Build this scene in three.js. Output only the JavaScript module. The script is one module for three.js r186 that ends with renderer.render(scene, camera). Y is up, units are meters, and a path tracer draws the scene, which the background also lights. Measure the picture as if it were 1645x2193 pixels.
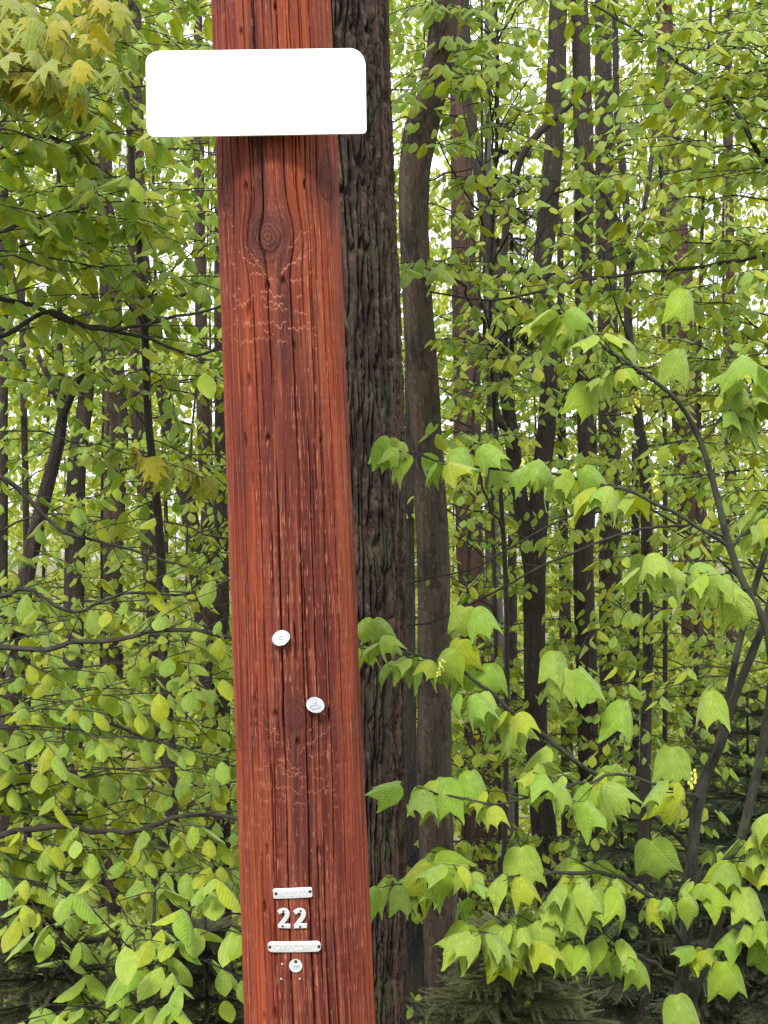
import * as THREE from 'three';
import { FontLoader } from 'three/addons/loaders/FontLoader.js';
import { TextGeometry } from 'three/addons/geometries/TextGeometry.js';
import { RoundedBoxGeometry } from 'three/addons/geometries/RoundedBoxGeometry.js';
import { mergeGeometries, mergeVertices } from 'three/addons/utils/BufferGeometryUtils.js';

// ---------------------------------------------------------------- camera, sky, sun, exposure
const scene = new THREE.Scene();
const camera = new THREE.PerspectiveCamera(38, 768 / 1024, 0.05, 4000);
const EYE = 1.9;
camera.position.set(0, EYE, 0);
camera.lookAt(0, EYE, -10);
const renderer = new THREE.WebGLRenderer({ antialias: true });
renderer.setSize(768, 1024);
renderer.toneMapping = THREE.LinearToneMapping;
renderer.toneMappingExposure = 3.5;
renderer.shadowMap.enabled = true;
{ // even overcast: a little brighter overhead than at the horizon
  const w = 128, h = 64, d = new Float32Array(w * h * 4);
  for (let j = 0; j < h; j++) for (let i = 0; i < w; i++) {
    const el = Math.sin(((j + 0.5) / h - 0.5) * Math.PI), k = (j * w + i) * 4;
    const v = el > 0 ? 0.5 + 0.2 * el : 0.18;
    d[k] = v * 0.97; d[k + 1] = v * 1.0; d[k + 2] = v * 1.05; d[k + 3] = 1;
  }
  const sky = new THREE.DataTexture(d, w, h, THREE.RGBAFormat, THREE.FloatType);
  sky.mapping = THREE.EquirectangularReflectionMapping;
  sky.magFilter = THREE.LinearFilter; sky.minFilter = THREE.LinearFilter;
  sky.needsUpdate = true;
  scene.background = sky; scene.environment = sky;
}
const sun = new THREE.DirectionalLight(new THREE.Color(1, 0.97, 0.92), 1.5);
sun.position.set(-4, 14, 8);
sun.target.position.set(0, 0, -6);
sun.castShadow = true;
sun.shadow.radius = 24;
sun.shadow.mapSize.set(2048, 2048);
Object.assign(sun.shadow.camera, { left: -20, right: 20, top: 20, bottom: -20, near: 0.5, far: 80 });
scene.add(sun, sun.target);

// ---------------------------------------------------------------- helpers
const V = (x = 0, y = 0, z = 0) => new THREE.Vector3(x, y, z);
const lerp = (a, b, t) => a + (b - a) * t;
const clamp = (x, a = 0, b = 1) => Math.min(b, Math.max(a, x));
const smooth = (a, b, x) => { const t = clamp((x - a) / (b - a)); return t * t * (3 - 2 * t); };
function rng(seed) {
  let a = seed >>> 0;
  return () => { a = (a + 0x6D2B79F5) | 0; let t = Math.imul(a ^ (a >>> 15), 1 | a); t = (t + Math.imul(t ^ (t >>> 7), 61 | t)) ^ t; return ((t ^ (t >>> 14)) >>> 0) / 4294967296; };
}
function hash(i, j, k) {
  let h = Math.imul(i, 374761393) + Math.imul(j, 668265263) + Math.imul(k, 1442695041);
  h = Math.imul(h ^ (h >>> 13), 1274126177); h ^= h >>> 16;
  return (h >>> 0) / 4294967296;
}
function noise(x, y, k = 0) {
  const i = Math.floor(x), j = Math.floor(y);
  let u = x - i, v = y - j; u = u * u * (3 - 2 * u); v = v * v * (3 - 2 * v);
  return lerp(lerp(hash(i, j, k), hash(i + 1, j, k), u), lerp(hash(i, j + 1, k), hash(i + 1, j + 1, k), u), v);
}
function fbm(x, y, k = 0, n = 4) {
  let s = 0, a = 0.5, t = 0;
  for (let o = 0; o < n; o++) { s += a * noise(x, y, k + o * 17); t += a; a *= 0.5; x *= 2.03; y *= 2.03; }
  return s / t;
}
// the photograph's picture plane, used only to read real places and sizes off it
const FOCAL = 3184, CX = 822.5, CY = 1096.5;
const at = (px, py, d) => V((px - CX) / FOCAL * d, EYE - (py - CY) / FOCAL * d, -d);
const seen = (p) => [CX + p.x / -p.z * FOCAL, CY - (p.y - EYE) / -p.z * FOCAL];

const taken = new Map();
function numbered(name) {
  const n = taken.get(name) || 0; taken.set(name, n + 1);
  return n ? `${name}_${String(n).padStart(3, '0')}` : name;
}
function tag(o, label, category, group, kind) {
  if (label) o.userData.label = label;
  if (category) o.userData.category = category;
  if (group) o.userData.group = group;
  if (kind) o.userData.kind = kind;
  return o;
}
function part(name, geometry, material, parent) {
  const m = new THREE.Mesh(geometry, material);
  m.name = name; m.castShadow = m.receiveShadow = true; parent.add(m); return m;
}
function thing(name, label, category, position, group) {
  const o = new THREE.Group(); o.name = numbered(name); o.position.copy(position); scene.add(o);
  return tag(o, label, category, group);
}
// collects triangles of one mesh
class Build {
  constructor() { this.p = []; this.n = []; this.uv = []; this.ix = []; this.c = null; }
  tube(pts, radii, sides, bumpy = 0, seed = 0) {
    const n = pts.length, base = this.p.length / 3, t = V(), a = V(1, 0, 0), b = V(), q = V();
    let len = 0;
    for (let i = 0; i < n; i++) {
      t.subVectors(pts[Math.min(n - 1, i + 1)], pts[Math.max(0, i - 1)]).normalize();
      if (i === 0) { a.set(Math.abs(t.x) > 0.8 ? 0 : 1, 0, Math.abs(t.x) > 0.8 ? 1 : 0); }
      a.addScaledVector(t, -a.dot(t)).normalize(); b.crossVectors(t, a);
      if (i) len += pts[i].distanceTo(pts[i - 1]);
      for (let s = 0; s <= sides; s++) {
        const an = s / sides * Math.PI * 2, co = Math.cos(an), si = Math.sin(an);
        let r = radii[i];
        if (bumpy) r *= 1 + bumpy * (fbm(co * 2 + 7, len * 6 + si * 2, seed, 3) - 0.5);
        q.copy(a).multiplyScalar(co).addScaledVector(b, si);
        this.p.push(pts[i].x + q.x * r, pts[i].y + q.y * r, pts[i].z + q.z * r);
        this.n.push(q.x, q.y, q.z);
        this.uv.push(an * Math.max(radii[0], 0.01), len);
      }
    }
    const w = sides + 1;
    for (let i = 0; i < n - 1; i++) for (let s = 0; s < sides; s++) {
      const k = base + i * w + s;
      this.ix.push(k, k + 1, k + w, k + 1, k + w + 1, k + w);
    }
    return this;
  }
  geometry(offset) {
    const g = new THREE.BufferGeometry(), p = new Float32Array(this.p);
    if (offset) for (let i = 0; i < p.length; i += 3) { p[i] -= offset.x; p[i + 1] -= offset.y; p[i + 2] -= offset.z; }
    g.setAttribute('position', new THREE.BufferAttribute(p, 3));
    g.setAttribute('normal', new THREE.BufferAttribute(new Float32Array(this.n), 3));
    g.setAttribute('uv', new THREE.BufferAttribute(new Float32Array(this.uv), 2));
    g.setIndex(this.ix);
    return g;
  }
}
const enc = (x) => { x = clamp(x); return 255 * (x <= 0.0031308 ? 12.92 * x : 1.055 * Math.pow(x, 1 / 2.4) - 0.055); };
function texture(w, h, fn, { color = true, repeat = true } = {}) {
  const d = new Uint8Array(w * h * 4), c = [0, 0, 0];
  for (let j = 0; j < h; j++) for (let i = 0; i < w; i++) {
    fn((i + 0.5) / w, (j + 0.5) / h, c, i, j);
    const k = (j * w + i) * 4;
    for (let m = 0; m < 3; m++) d[k + m] = color ? enc(c[m]) : 255 * clamp(c[m]);
    d[k + 3] = 255;
  }
  const t = new THREE.DataTexture(d, w, h, THREE.RGBAFormat);
  if (color) t.colorSpace = THREE.SRGBColorSpace;
  t.wrapS = t.wrapT = repeat ? THREE.RepeatWrapping : THREE.ClampToEdgeWrapping;
  t.magFilter = THREE.LinearFilter; t.minFilter = THREE.LinearMipmapLinearFilter; t.generateMipmaps = true;
  t.needsUpdate = true; return t;
}
// noise that repeats every (nx, ny) cells
function tnoise(x, y, nx, ny, k) {
  const i = Math.floor(x), j = Math.floor(y);
  let u = x - i, v = y - j; u = u * u * (3 - 2 * u); v = v * v * (3 - 2 * v);
  const a = (i % nx + nx) % nx, b = (a + 1) % nx, c = (j % ny + ny) % ny, d = (c + 1) % ny;
  return lerp(lerp(hash(a, c, k), hash(b, c, k), u), lerp(hash(a, d, k), hash(b, d, k), u), v);
}
function tfbm(u, v, nx, ny, k, n = 4) {
  let s = 0, a = 0.5, t = 0;
  for (let o = 0; o < n; o++) { s += a * tnoise(u * nx, v * ny, nx, ny, k + o * 13); t += a; a *= 0.55; nx *= 2; ny *= 2; }
  return s / t;
}
const mix3 = (o, a, b, t) => { for (let m = 0; m < 3; m++) o[m] = lerp(a[m], b[m], t); };

// ---------------------------------------------------------------- ground
const ROADSIDE = -3.95;
function groundY(x, z) {
  const d = ROADSIDE - z;
  if (d < 0) return 0.03 * (noise(x * 1.3, z * 1.3, 3) - 0.5) * smooth(0, 1.5, -d);
  const fall = d < 56 ? 0.4 * d : 22.4 + (d - 56) * 0.022;
  return -fall * smooth(-0.2, 0.5, d) + (fbm(x * 0.4, z * 0.4, 5) - 0.5) * smooth(0, 6, d) * 0.8;
}
{
  const xs = [], zs = [];
  for (let i = -60; i <= 60; i++) xs.push(Math.sign(i) * (Math.abs(i) * 0.25 + Math.pow(Math.abs(i) / 60, 4) * 1800));
  for (let i = 0; i <= 150; i++) { const t = i / 150; zs.push(12 - t * 60 - Math.pow(t, 5) * 2200); }
  zs[0] = 400;
  const p = [], uv = [], ix = [];
  for (const z of zs) for (const x of xs) { p.push(x, groundY(x, z), z); uv.push(x / 3, z / 3); }
  const w = xs.length;
  for (let j = 0; j < zs.length - 1; j++) for (let i = 0; i < w - 1; i++) { const k = j * w + i; ix.push(k, k + 1, k + w, k + 1, k + w + 1, k + w); }
  const g = new THREE.BufferGeometry();
  g.setAttribute('position', new THREE.Float32BufferAttribute(p, 3));
  g.setAttribute('uv', new THREE.Float32BufferAttribute(uv, 2));
  g.setIndex(ix); g.computeVertexNormals();
  const litter = [0.13, 0.085, 0.05], fern = [0.08, 0.13, 0.03];
  const map = texture(512, 512, (u, v, c) => {
    const a = tfbm(u, v, 6, 6, 11), b = tfbm(u, v, 48, 48, 31, 3);
    mix3(c, litter, fern, smooth(0.42, 0.56, a)); const k = 0.5 + b; c[0] *= k; c[1] *= k; c[2] *= k;
  });
  const m = part('forest_floor', g, new THREE.MeshStandardMaterial({ map, roughness: 1 }), scene);
  tag(m, null, null, null, 'structure');
}

// ---------------------------------------------------------------- utility pole
const AXIS_LOW = at(664, 2193, 3.46), AXIS_HIGH = at(580, 0, 3.46);
const axisDir = AXIS_HIGH.clone().sub(AXIS_LOW).normalize();
const POLE_FOOT = AXIS_LOW.clone().addScaledVector(axisDir, -AXIS_LOW.y / axisDir.y);
const hOfY = (y) => y / axisDir.y;
const H_LOW = hOfY(AXIS_LOW.y), H_HIGH = hOfY(AXIS_HIGH.y);
const poleR = (h) => lerp(0.151, 0.1385, (h - H_LOW) / (H_HIGH - H_LOW));
const side = V(axisDir.y, -axisDir.x, 0).normalize(), fore = V().crossVectors(side, axisDir).normalize();   // right, towards the road
function poleFrame(theta) { return side.clone().multiplyScalar(Math.sin(theta)).addScaledVector(fore, Math.cos(theta)); }
function onPole(px, py) { // angle and height of the point of the pole's face seen there
  let d = 3.32, th = 0, h = 0;
  for (let i = 0; i < 8; i++) {
    const p = at(px, py, d).sub(POLE_FOOT);
    h = p.dot(axisDir); th = Math.asin(clamp(p.dot(side) / poleR(h), -0.99, 0.99));
    d = 3.46 - poleR(h) * Math.cos(th);
  }
  return { th, h };
}
const KNOTS = [[574, 508, 30, 36, 1], [700, 392, 26, 40, 0.8], [486, 402, 18, 42, 0.8], [630, 1535, 26, 30, 0.5], [655, 1800, 0, 0, 0]].slice(0, 4)
  .map(([x, y, a, b, k]) => ({ ...onPole(x, y), a: a / FOCAL * 3.33, b: b / FOCAL * 3.33, k }));
const R0 = 0.145;
// where the grain is pushed aside by the knots
function grain(s, h) {
  let g = s + 0.006 * Math.sin(h * 2.3) + 0.003 * (noise(h * 3, 1.5, 4) - 0.5);
  for (const k of KNOTS) {
    const dx = s - k.th * R0, dy = h - k.h, e = Math.exp(-((dx / (k.a * 1.7)) ** 2 + (dy / (k.b * 1.5)) ** 2));
    g -= dx * 0.8 * e * (k.k === 1 ? 1 : k.k === 0.8 ? 0.45 : 0.12);
  }
  return g;
}
const CRACKS = [];
{
  const r = rng(77);
  for (let s = -0.235; s < 0.235; s += 0.026 + r() * 0.02) { // long drying checks
    let h = H_LOW - 0.2 - r() * 0.5;
    while (h < H_HIGH + 0.5) {
      const l = 0.5 + r() * 1.3, off = (r() - 0.5) * 0.012;
      CRACKS.push({ s: s + off, h0: h, h1: h + l, w: 0.0011 + r() * 0.0008, d: 0.008 + r() * 0.009, k: CRACKS.length });
      h += l * (0.85 + r() * 0.35);
    }
  }
  for (let i = 0; i < 90; i++) {
    const h = H_LOW + r() * (H_HIGH - H_LOW), l = 0.08 + r() * 0.4;
    CRACKS.push({ s: (r() - 0.5) * 0.47, h0: h, h1: h + l, w: 0.001 + r() * 0.0005, d: 0.004 + r() * 0.005, k: CRACKS.length });
  }
}
const GOUGES = [[533, 815, 5, 17], [525, 945, 5, 18], [688, 945, 4, 9], [574, 940, 5, 10], [545, 1503, 6, 14], [706, 1530, 5, 16], [590, 1532, 7, 9], [638, 1590, 5, 10], [572, 1822, 5, 14], [684, 1830, 6, 18], [566, 1942, 5, 14], [588, 2172, 5, 14], [526, 400, 6, 10], [532, 670, 8, 18], [653, 395, 4, 10], [573, 612, 6, 10], [607, 604, 6, 10], [590, 15, 4, 8], [516, 68, 4, 8], [566, 2180, 5, 12], [630, 740, 4, 8]]
  .map(([x, y, a, b]) => ({ ...onPole(x, y), a: a / FOCAL * 3.33, b: b / FOCAL * 3.33 }));
function poleRelief(th, h) {
  const s = th * R0, g = grain(s, h);
  let r = poleR(h) + 0.0035 * (fbm(s * 9, h * 1.4, 21, 3) - 0.5) + 0.0013 * (noise(g * 260, h * 3.2, 8) - 0.5) + 0.0012 * (noise(g * 520, h * 11, 9) - 0.5);
  for (const c of CRACKS) {
    if (h < c.h0 || h > c.h1) continue;
    const t = (h - c.h0) / (c.h1 - c.h0), e = Math.min(1, Math.min(t, 1 - t) * 7);
    const x = Math.abs(g - c.s - 0.002 * (noise(h * 6, c.k, 12) - 0.5) - 0.0012 * (noise(h * 30, c.k, 15) - 0.5));
    if (x < c.w) r -= c.d * e * Math.min(1, (1 - x / c.w) * 2.2);
  }
  for (const k of KNOTS) {
    const dx = (s - k.th * R0) / k.a, dy = (h - k.h) / k.b, q = Math.hypot(dx, dy);
    if (q < 3.2) {
      r += 0.004 * k.k * Math.exp(-q * q * 0.5);
      if (q < 1) r += 0.0006 * k.k * Math.sin(q * 21 + fbm(s * 90, h * 90, 2, 3) * 9);
      else r += 0.0007 * k.k * Math.sin(q * 19 + noise(s * 120, h * 40, 6) * 3) * Math.exp(-(q - 1) * 1.1);
      r -= 0.004 * k.k * Math.exp(-(((q - 1) / 0.09) ** 2)) * (dy < 0 ? 1 : 0.35);
    }
  }
  for (const k of GOUGES) {
    const q = Math.hypot((s - k.th * R0) / k.a, (h - k.h) / k.b);
    if (q < 1) r -= 0.012 * Math.sqrt(1 - q);
  }
  return r;
}
const pole = thing('utility_pole', 'reddish brown round wooden utility pole with long cracks and metal number plates', 'utility pole', POLE_FOOT);
{
  const ths = [], hs = [], N = 560;
  for (let i = 0; i <= N; i++) ths.push(lerp(-1.75, 1.75, i / N));
  for (let i = 1; i < 48; i++) ths.push(1.75 + (Math.PI * 2 - 3.5) * i / 48);
  ths.push(-1.75 + Math.PI * 2);
  for (let i = 0; i < 8; i++) hs.push(lerp(-0.05, H_LOW - 0.1, i / 8));
  for (let i = 0; i <= 470; i++) hs.push(lerp(H_LOW - 0.1, H_HIGH + 0.12, i / 470));
  for (let i = 1; i <= 16; i++) hs.push(lerp(H_HIGH + 0.12, 9.5, i / 16));
  const p = [], uv = [], ix = [], w = ths.length, frames = ths.map(poleFrame);
  for (const h of hs) for (let i = 0; i < w; i++) {
    const t = ths[i], tt = t > Math.PI ? t - Math.PI * 2 : t, r = Math.abs(tt) > 1.8 ? poleR(h) : poleRelief(tt, h), f = frames[i];
    p.push(axisDir.x * h + f.x * r, axisDir.y * h + f.y * r, axisDir.z * h + f.z * r);
    uv.push(0.5 + t / (Math.PI * 2), (h - H_LOW + 0.1) / 2.6);
  }
  for (let j = 0; j < hs.length - 1; j++) for (let i = 0; i < w - 1; i++) { const k = j * w + i; ix.push(k, k + 1, k + w, k + 1, k + w + 1, k + w); }
  const top = p.length / 3; p.push(axisDir.x * 9.5, axisDir.y * 9.5, axisDir.z * 9.5); uv.push(0.5, 0);
  for (let i = 0; i < w - 1; i++) ix.push(top - w + i, top - w + i + 1, top);
  const g = new THREE.BufferGeometry();
  g.setAttribute('position', new THREE.Float32BufferAttribute(p, 3));
  g.setAttribute('uv', new THREE.Float32BufferAttribute(uv, 2));
  g.setIndex(ix); g.computeVertexNormals();

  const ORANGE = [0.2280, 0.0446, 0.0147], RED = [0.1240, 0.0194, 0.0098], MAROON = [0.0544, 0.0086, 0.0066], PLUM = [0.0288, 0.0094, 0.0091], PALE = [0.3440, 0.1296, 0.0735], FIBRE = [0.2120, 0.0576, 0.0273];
  const core = at(574, 480, 3.33).y, zig = (x) => Math.abs((x % 1 + 1) % 1 - 0.5) * 2;
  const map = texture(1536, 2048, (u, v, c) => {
    const s = (u - 0.5) * Math.PI * 2 * R0, h = v * 2.6 + H_LOW - 0.1, up = (h - H_LOW) / (H_HIGH - H_LOW), g = grain(s, h);
    // broad uneven dye; streaky maroon stain where preservative ran down, as the photograph shows
    const wide = fbm(g * 14, h * 1.1, 40, 4), streak = fbm(g * 130, h * 2.2, 50, 4), fine = noise(g * 620, h * 14, 60);
    mix3(c, RED, ORANGE, smooth(0.36, 0.64, wide * 0.55 + streak * 0.45));
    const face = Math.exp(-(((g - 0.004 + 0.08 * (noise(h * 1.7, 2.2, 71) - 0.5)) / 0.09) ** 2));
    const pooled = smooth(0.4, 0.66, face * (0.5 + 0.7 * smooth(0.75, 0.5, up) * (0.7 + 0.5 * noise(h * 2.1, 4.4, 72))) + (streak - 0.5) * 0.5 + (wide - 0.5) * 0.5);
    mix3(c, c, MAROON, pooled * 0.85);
    const lines = noise(g * 420, h * 5, 77), band = noise(g * 95 + 5, h * 1.7, 78);
    mix3(c, c, MAROON, smooth(0.58, 0.85, lines) * 0.4); mix3(c, c, FIBRE, smooth(0.6, 0.85, band) * 0.3 * (0.4 + 0.6 * noise(g * 300, h * 9, 79)));
    // weathered, paler and pinker fibres higher up
    mix3(c, c, FIBRE, smooth(0.5, 0.75, fbm(g * 190, h * 4, 80, 3)) * 0.55);
    const run = Math.exp(-(((s + 0.028 + 0.008 * noise(h * 9, 1.1, 73)) / 0.016) ** 2)) * smooth(core - 0.02, core + 0.1, h) * smooth(1.02, 0.9, up) * smooth(0.3, 0.6, streak + 0.15);
    mix3(c, c, PLUM, run * 0.85);
    for (const k of KNOTS) {
      const dx = (s - k.th * R0) / k.a, dy = (h - k.h) / k.b, q = Math.hypot(dx, dy), halo = Math.exp(-((q / 2.1) ** 2));
      if (q > 6) continue;
      mix3(c, c, PLUM, clamp(halo * (0.75 + 0.7 * fbm(g * 60, h * 20, 90, 3)) * k.k) * 0.9);
      if (q < 1) { mix3(c, c, PLUM, 0.5 * k.k); mix3(c, c, FIBRE, (0.2 + 0.2 * Math.sin(q * 21 + fbm(s * 90, h * 90, 2, 3) * 9)) * k.k); }
      else if (q < 3) mix3(c, c, FIBRE, 0.16 * k.k * smooth(0.3, 0.9, Math.sin(q * 19 + noise(s * 120, h * 40, 6) * 3)) * smooth(3, 1.3, q));
    }
    const dark = smooth(0.6, 0.78, fbm(g * 45, h * 3.5, 100, 3)); mix3(c, c, PLUM, dark * 0.45);
    let clear = 1; for (const k of KNOTS) { const q = Math.hypot((s - k.th * R0) / k.a, (h - k.h) / k.b); clear = Math.min(clear, smooth(1.0, 1.7, q)); }
    // torn pale splinters
    const fl = noise(g * 720 + 3, h * 34, 110), pt = fbm(g * 20, h * 3.2, 120, 2);
    mix3(c, c, PALE, smooth(0.78, 0.88, fl) * smooth(0.36, 0.6, pt) * 0.62 * clear);
    mix3(c, c, PALE, smooth(0.84, 0.93, noise(g * 800, h * 55, 130)) * 0.45 * clear);
    // pale zigzag edges where growth rings were shaved through, below each knot
    for (const k of KNOTS.filter((q) => q.k !== 0.8)) for (let n = 0; n < 9; n++) {
      const y0 = k.h - k.b * (1.25 + n * 0.62), x = s - k.th * R0, wob = 0.03 * (fbm(s * 24, n * 3.3, 140, 3) - 0.5) * 2 + 0.006 * zig(s * (55 + 50 * noise(s * 9, n, 141)) + n * 0.37) - x * 0.1;
      const bow = n < 4 ? -0.9 * Math.abs(x) * (1 - n / 4) + 0.02 : 0;
      const e = Math.abs(h - (y0 - bow + wob));
      if (e < 0.0007 + 0.0013 * noise(s * 90, n, 151) && Math.abs(x) < k.a * 3.4 && fbm(s * 40, n * 7.7, 150, 2) > 0.47) mix3(c, c, PALE, (n > 5 ? 0.7 : 0.85) * k.k);
    }
    const q = 0.82 + 0.36 * fine; c[0] *= q; c[1] *= q; c[2] *= q;
  });
  const bump = texture(1024, 1024, (u, v, c) => {
    const s = (u - 0.5) * Math.PI * 2 * R0, h = v * 2.6, g = grain(s, h + H_LOW - 0.1);
    c[0] = c[1] = c[2] = 0.5 * noise(g * 700, h * 18, 60) + 0.5 * noise(g * 330, h * 21, 110);
  }, { color: false });
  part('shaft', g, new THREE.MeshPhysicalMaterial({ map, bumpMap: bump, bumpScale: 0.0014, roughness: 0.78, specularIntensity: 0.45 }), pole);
}
// puts a flat local shape (x right, y up, z out) on the pole's face
function wrapOnPole(geometry, px, py, tilt = 0, out = 0.002) {
  const { th, h } = onPole(px, py), g = geometry, a = g.attributes.position, co = Math.cos(tilt), si = Math.sin(tilt);
  for (let i = 0; i < a.count; i++) {
    const x = a.getX(i), y = a.getY(i), z = a.getZ(i), xr = x * co - y * si, yr = x * si + y * co;
    const bend = poleR(h) / 0.35, an = xr / bend, n0 = poleFrame(th), t0 = poleFrame(th + Math.PI / 2);
    const q = axisDir.clone().multiplyScalar(h + yr).addScaledVector(t0, (bend + z) * Math.sin(an)).addScaledVector(n0, poleR(h + yr) + out + (bend + z) * Math.cos(an) - bend);
    a.setXYZ(i, q.x, q.y, q.z);
  }
  a.needsUpdate = true; g.computeVertexNormals();
  return g;
}
const MM = 3.32 / FOCAL; // metres for one photograph pixel at the pole's face
const aluminium = new THREE.MeshPhysicalMaterial({
  color: 0xc4c6ca, metalness: 0.5, roughness: 0.4,
  bumpMap: texture(256, 256, (u, v, c) => { c[0] = c[1] = c[2] = tfbm(u, v, 8, 8, 200, 5); }, { color: false }), bumpScale: 0.0006,
});
const zinc = new THREE.MeshPhysicalMaterial({ color: 0x9a9da1, metalness: 0.75, roughness: 0.38, bumpMap: aluminium.bumpMap, bumpScale: 0.0008 });
const nailSteel = new THREE.MeshStandardMaterial({ color: 0x2f2d2b, metalness: 0.5, roughness: 0.6 });
function rounded(w, h, r) {
  const s = new THREE.Shape(), x = w / 2, y = h / 2;
  s.moveTo(-x + r, -y); s.lineTo(x - r, -y); s.quadraticCurveTo(x, -y, x, -y + r); s.lineTo(x, y - r); s.quadraticCurveTo(x, y, x - r, y);
  s.lineTo(-x + r, y); s.quadraticCurveTo(-x, y, -x, y - r); s.lineTo(-x, -y + r); s.quadraticCurveTo(-x, -y, -x + r, -y);
  return s;
}
const bold = await new FontLoader().loadAsync('fonts/droid/droid_sans_bold.typeface.json');
const regular = await new FontLoader().loadAsync('fonts/droid/droid_sans_regular.typeface.json');
function textShape(text, font, size, depth, bevel = 0) {
  const g = new TextGeometry(text, { font, size, depth, curveSegments: 6, bevelEnabled: bevel > 0, bevelThickness: bevel, bevelSize: bevel * 0.7, bevelSegments: 2 });
  g.computeBoundingBox(); const b = g.boundingBox;
  g.translate(-(b.min.x + b.max.x) / 2, -(b.min.y + b.max.y) / 2, 0);
  return g;
}
const localOf = (px, py) => { const { th, h } = onPole(px, py); return axisDir.clone().multiplyScalar(h).addScaledVector(poleFrame(th), poleR(h)).add(POLE_FOOT); };
function tagThing(name, label, category, px, py) {
  const o = thing(name, label, category, localOf(px, py));
  return { o, put(partName, geometry, mat, x = px, y = py, tilt = 0, out = 0.002) {
    wrapOnPole(geometry.translate((x - px) * MM, (py - y) * MM, 0), px, py, tilt, out).translate(POLE_FOOT.x - o.position.x, POLE_FOOT.y - o.position.y, POLE_FOOT.z - o.position.z);
    return part(partName, geometry, mat, o);
  } };
}
function nailHead() { const g = new THREE.SphereGeometry(3.6 * MM, 10, 6, 0, Math.PI * 2, 0, Math.PI / 2); g.rotateX(Math.PI / 2); g.scale(1, 1, 0.5); return g; }
// long plates are cut into strips so that they follow the round pole
function bentPlate(w, h, r, depth, bevel, strips = 10) {
  const pts = rounded(w, h, r).getPoints(8), lo = -w / 2, geos = [];
  const xs = Array.from({ length: strips + 1 }, (_, i) => lo + w * i / strips);
  // outline resampled on a grid: for each x the half height
  const half = (x) => { const e = Math.max(0, Math.abs(x) - (w / 2 - r)); return h / 2 - r + r * Math.pow(Math.max(0, 1 - (e / r) ** 2), 0.5) * 1; };
  const cols = [...xs]; for (const k of [0.35, 0.6, 0.8, 0.93]) { cols.push(w / 2 - r + r * k, -w / 2 + r - r * k); }
  cols.sort((a, b) => a - b);
  const p = [], ix = [], ring = 8;
  cols.forEach((x) => {
    const b = Math.min(bevel, half(x) * 0.5), hh = half(x), end = Math.abs(Math.abs(x) - w / 2) < 1e-6 ? 0.4 : 1;
    const zz = depth * end;
    p.push(x, -hh, 0, x, -hh, zz - bevel * end, x, -hh + b, zz, x, -hh * 0.3, zz, x, hh * 0.3, zz, x, hh - b, zz, x, hh, zz - bevel * end, x, hh, 0);
  });
  for (let i = 0; i < cols.length - 1; i++) for (let j = 0; j < ring - 1; j++) { const a = i * ring + j; ix.push(a, a + ring, a + 1, a + 1, a + ring, a + ring + 1); }
  const uv = []; for (let i = 0; i < p.length; i += 3) uv.push(p[i] * 20, p[i + 1] * 20);
  const g = new THREE.BufferGeometry();
  g.setAttribute('position', new THREE.Float32BufferAttribute(p, 3)); g.setAttribute('uv', new THREE.Float32BufferAttribute(uv, 2)); g.setIndex(ix); g.computeVertexNormals();
  return g;
}
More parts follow.
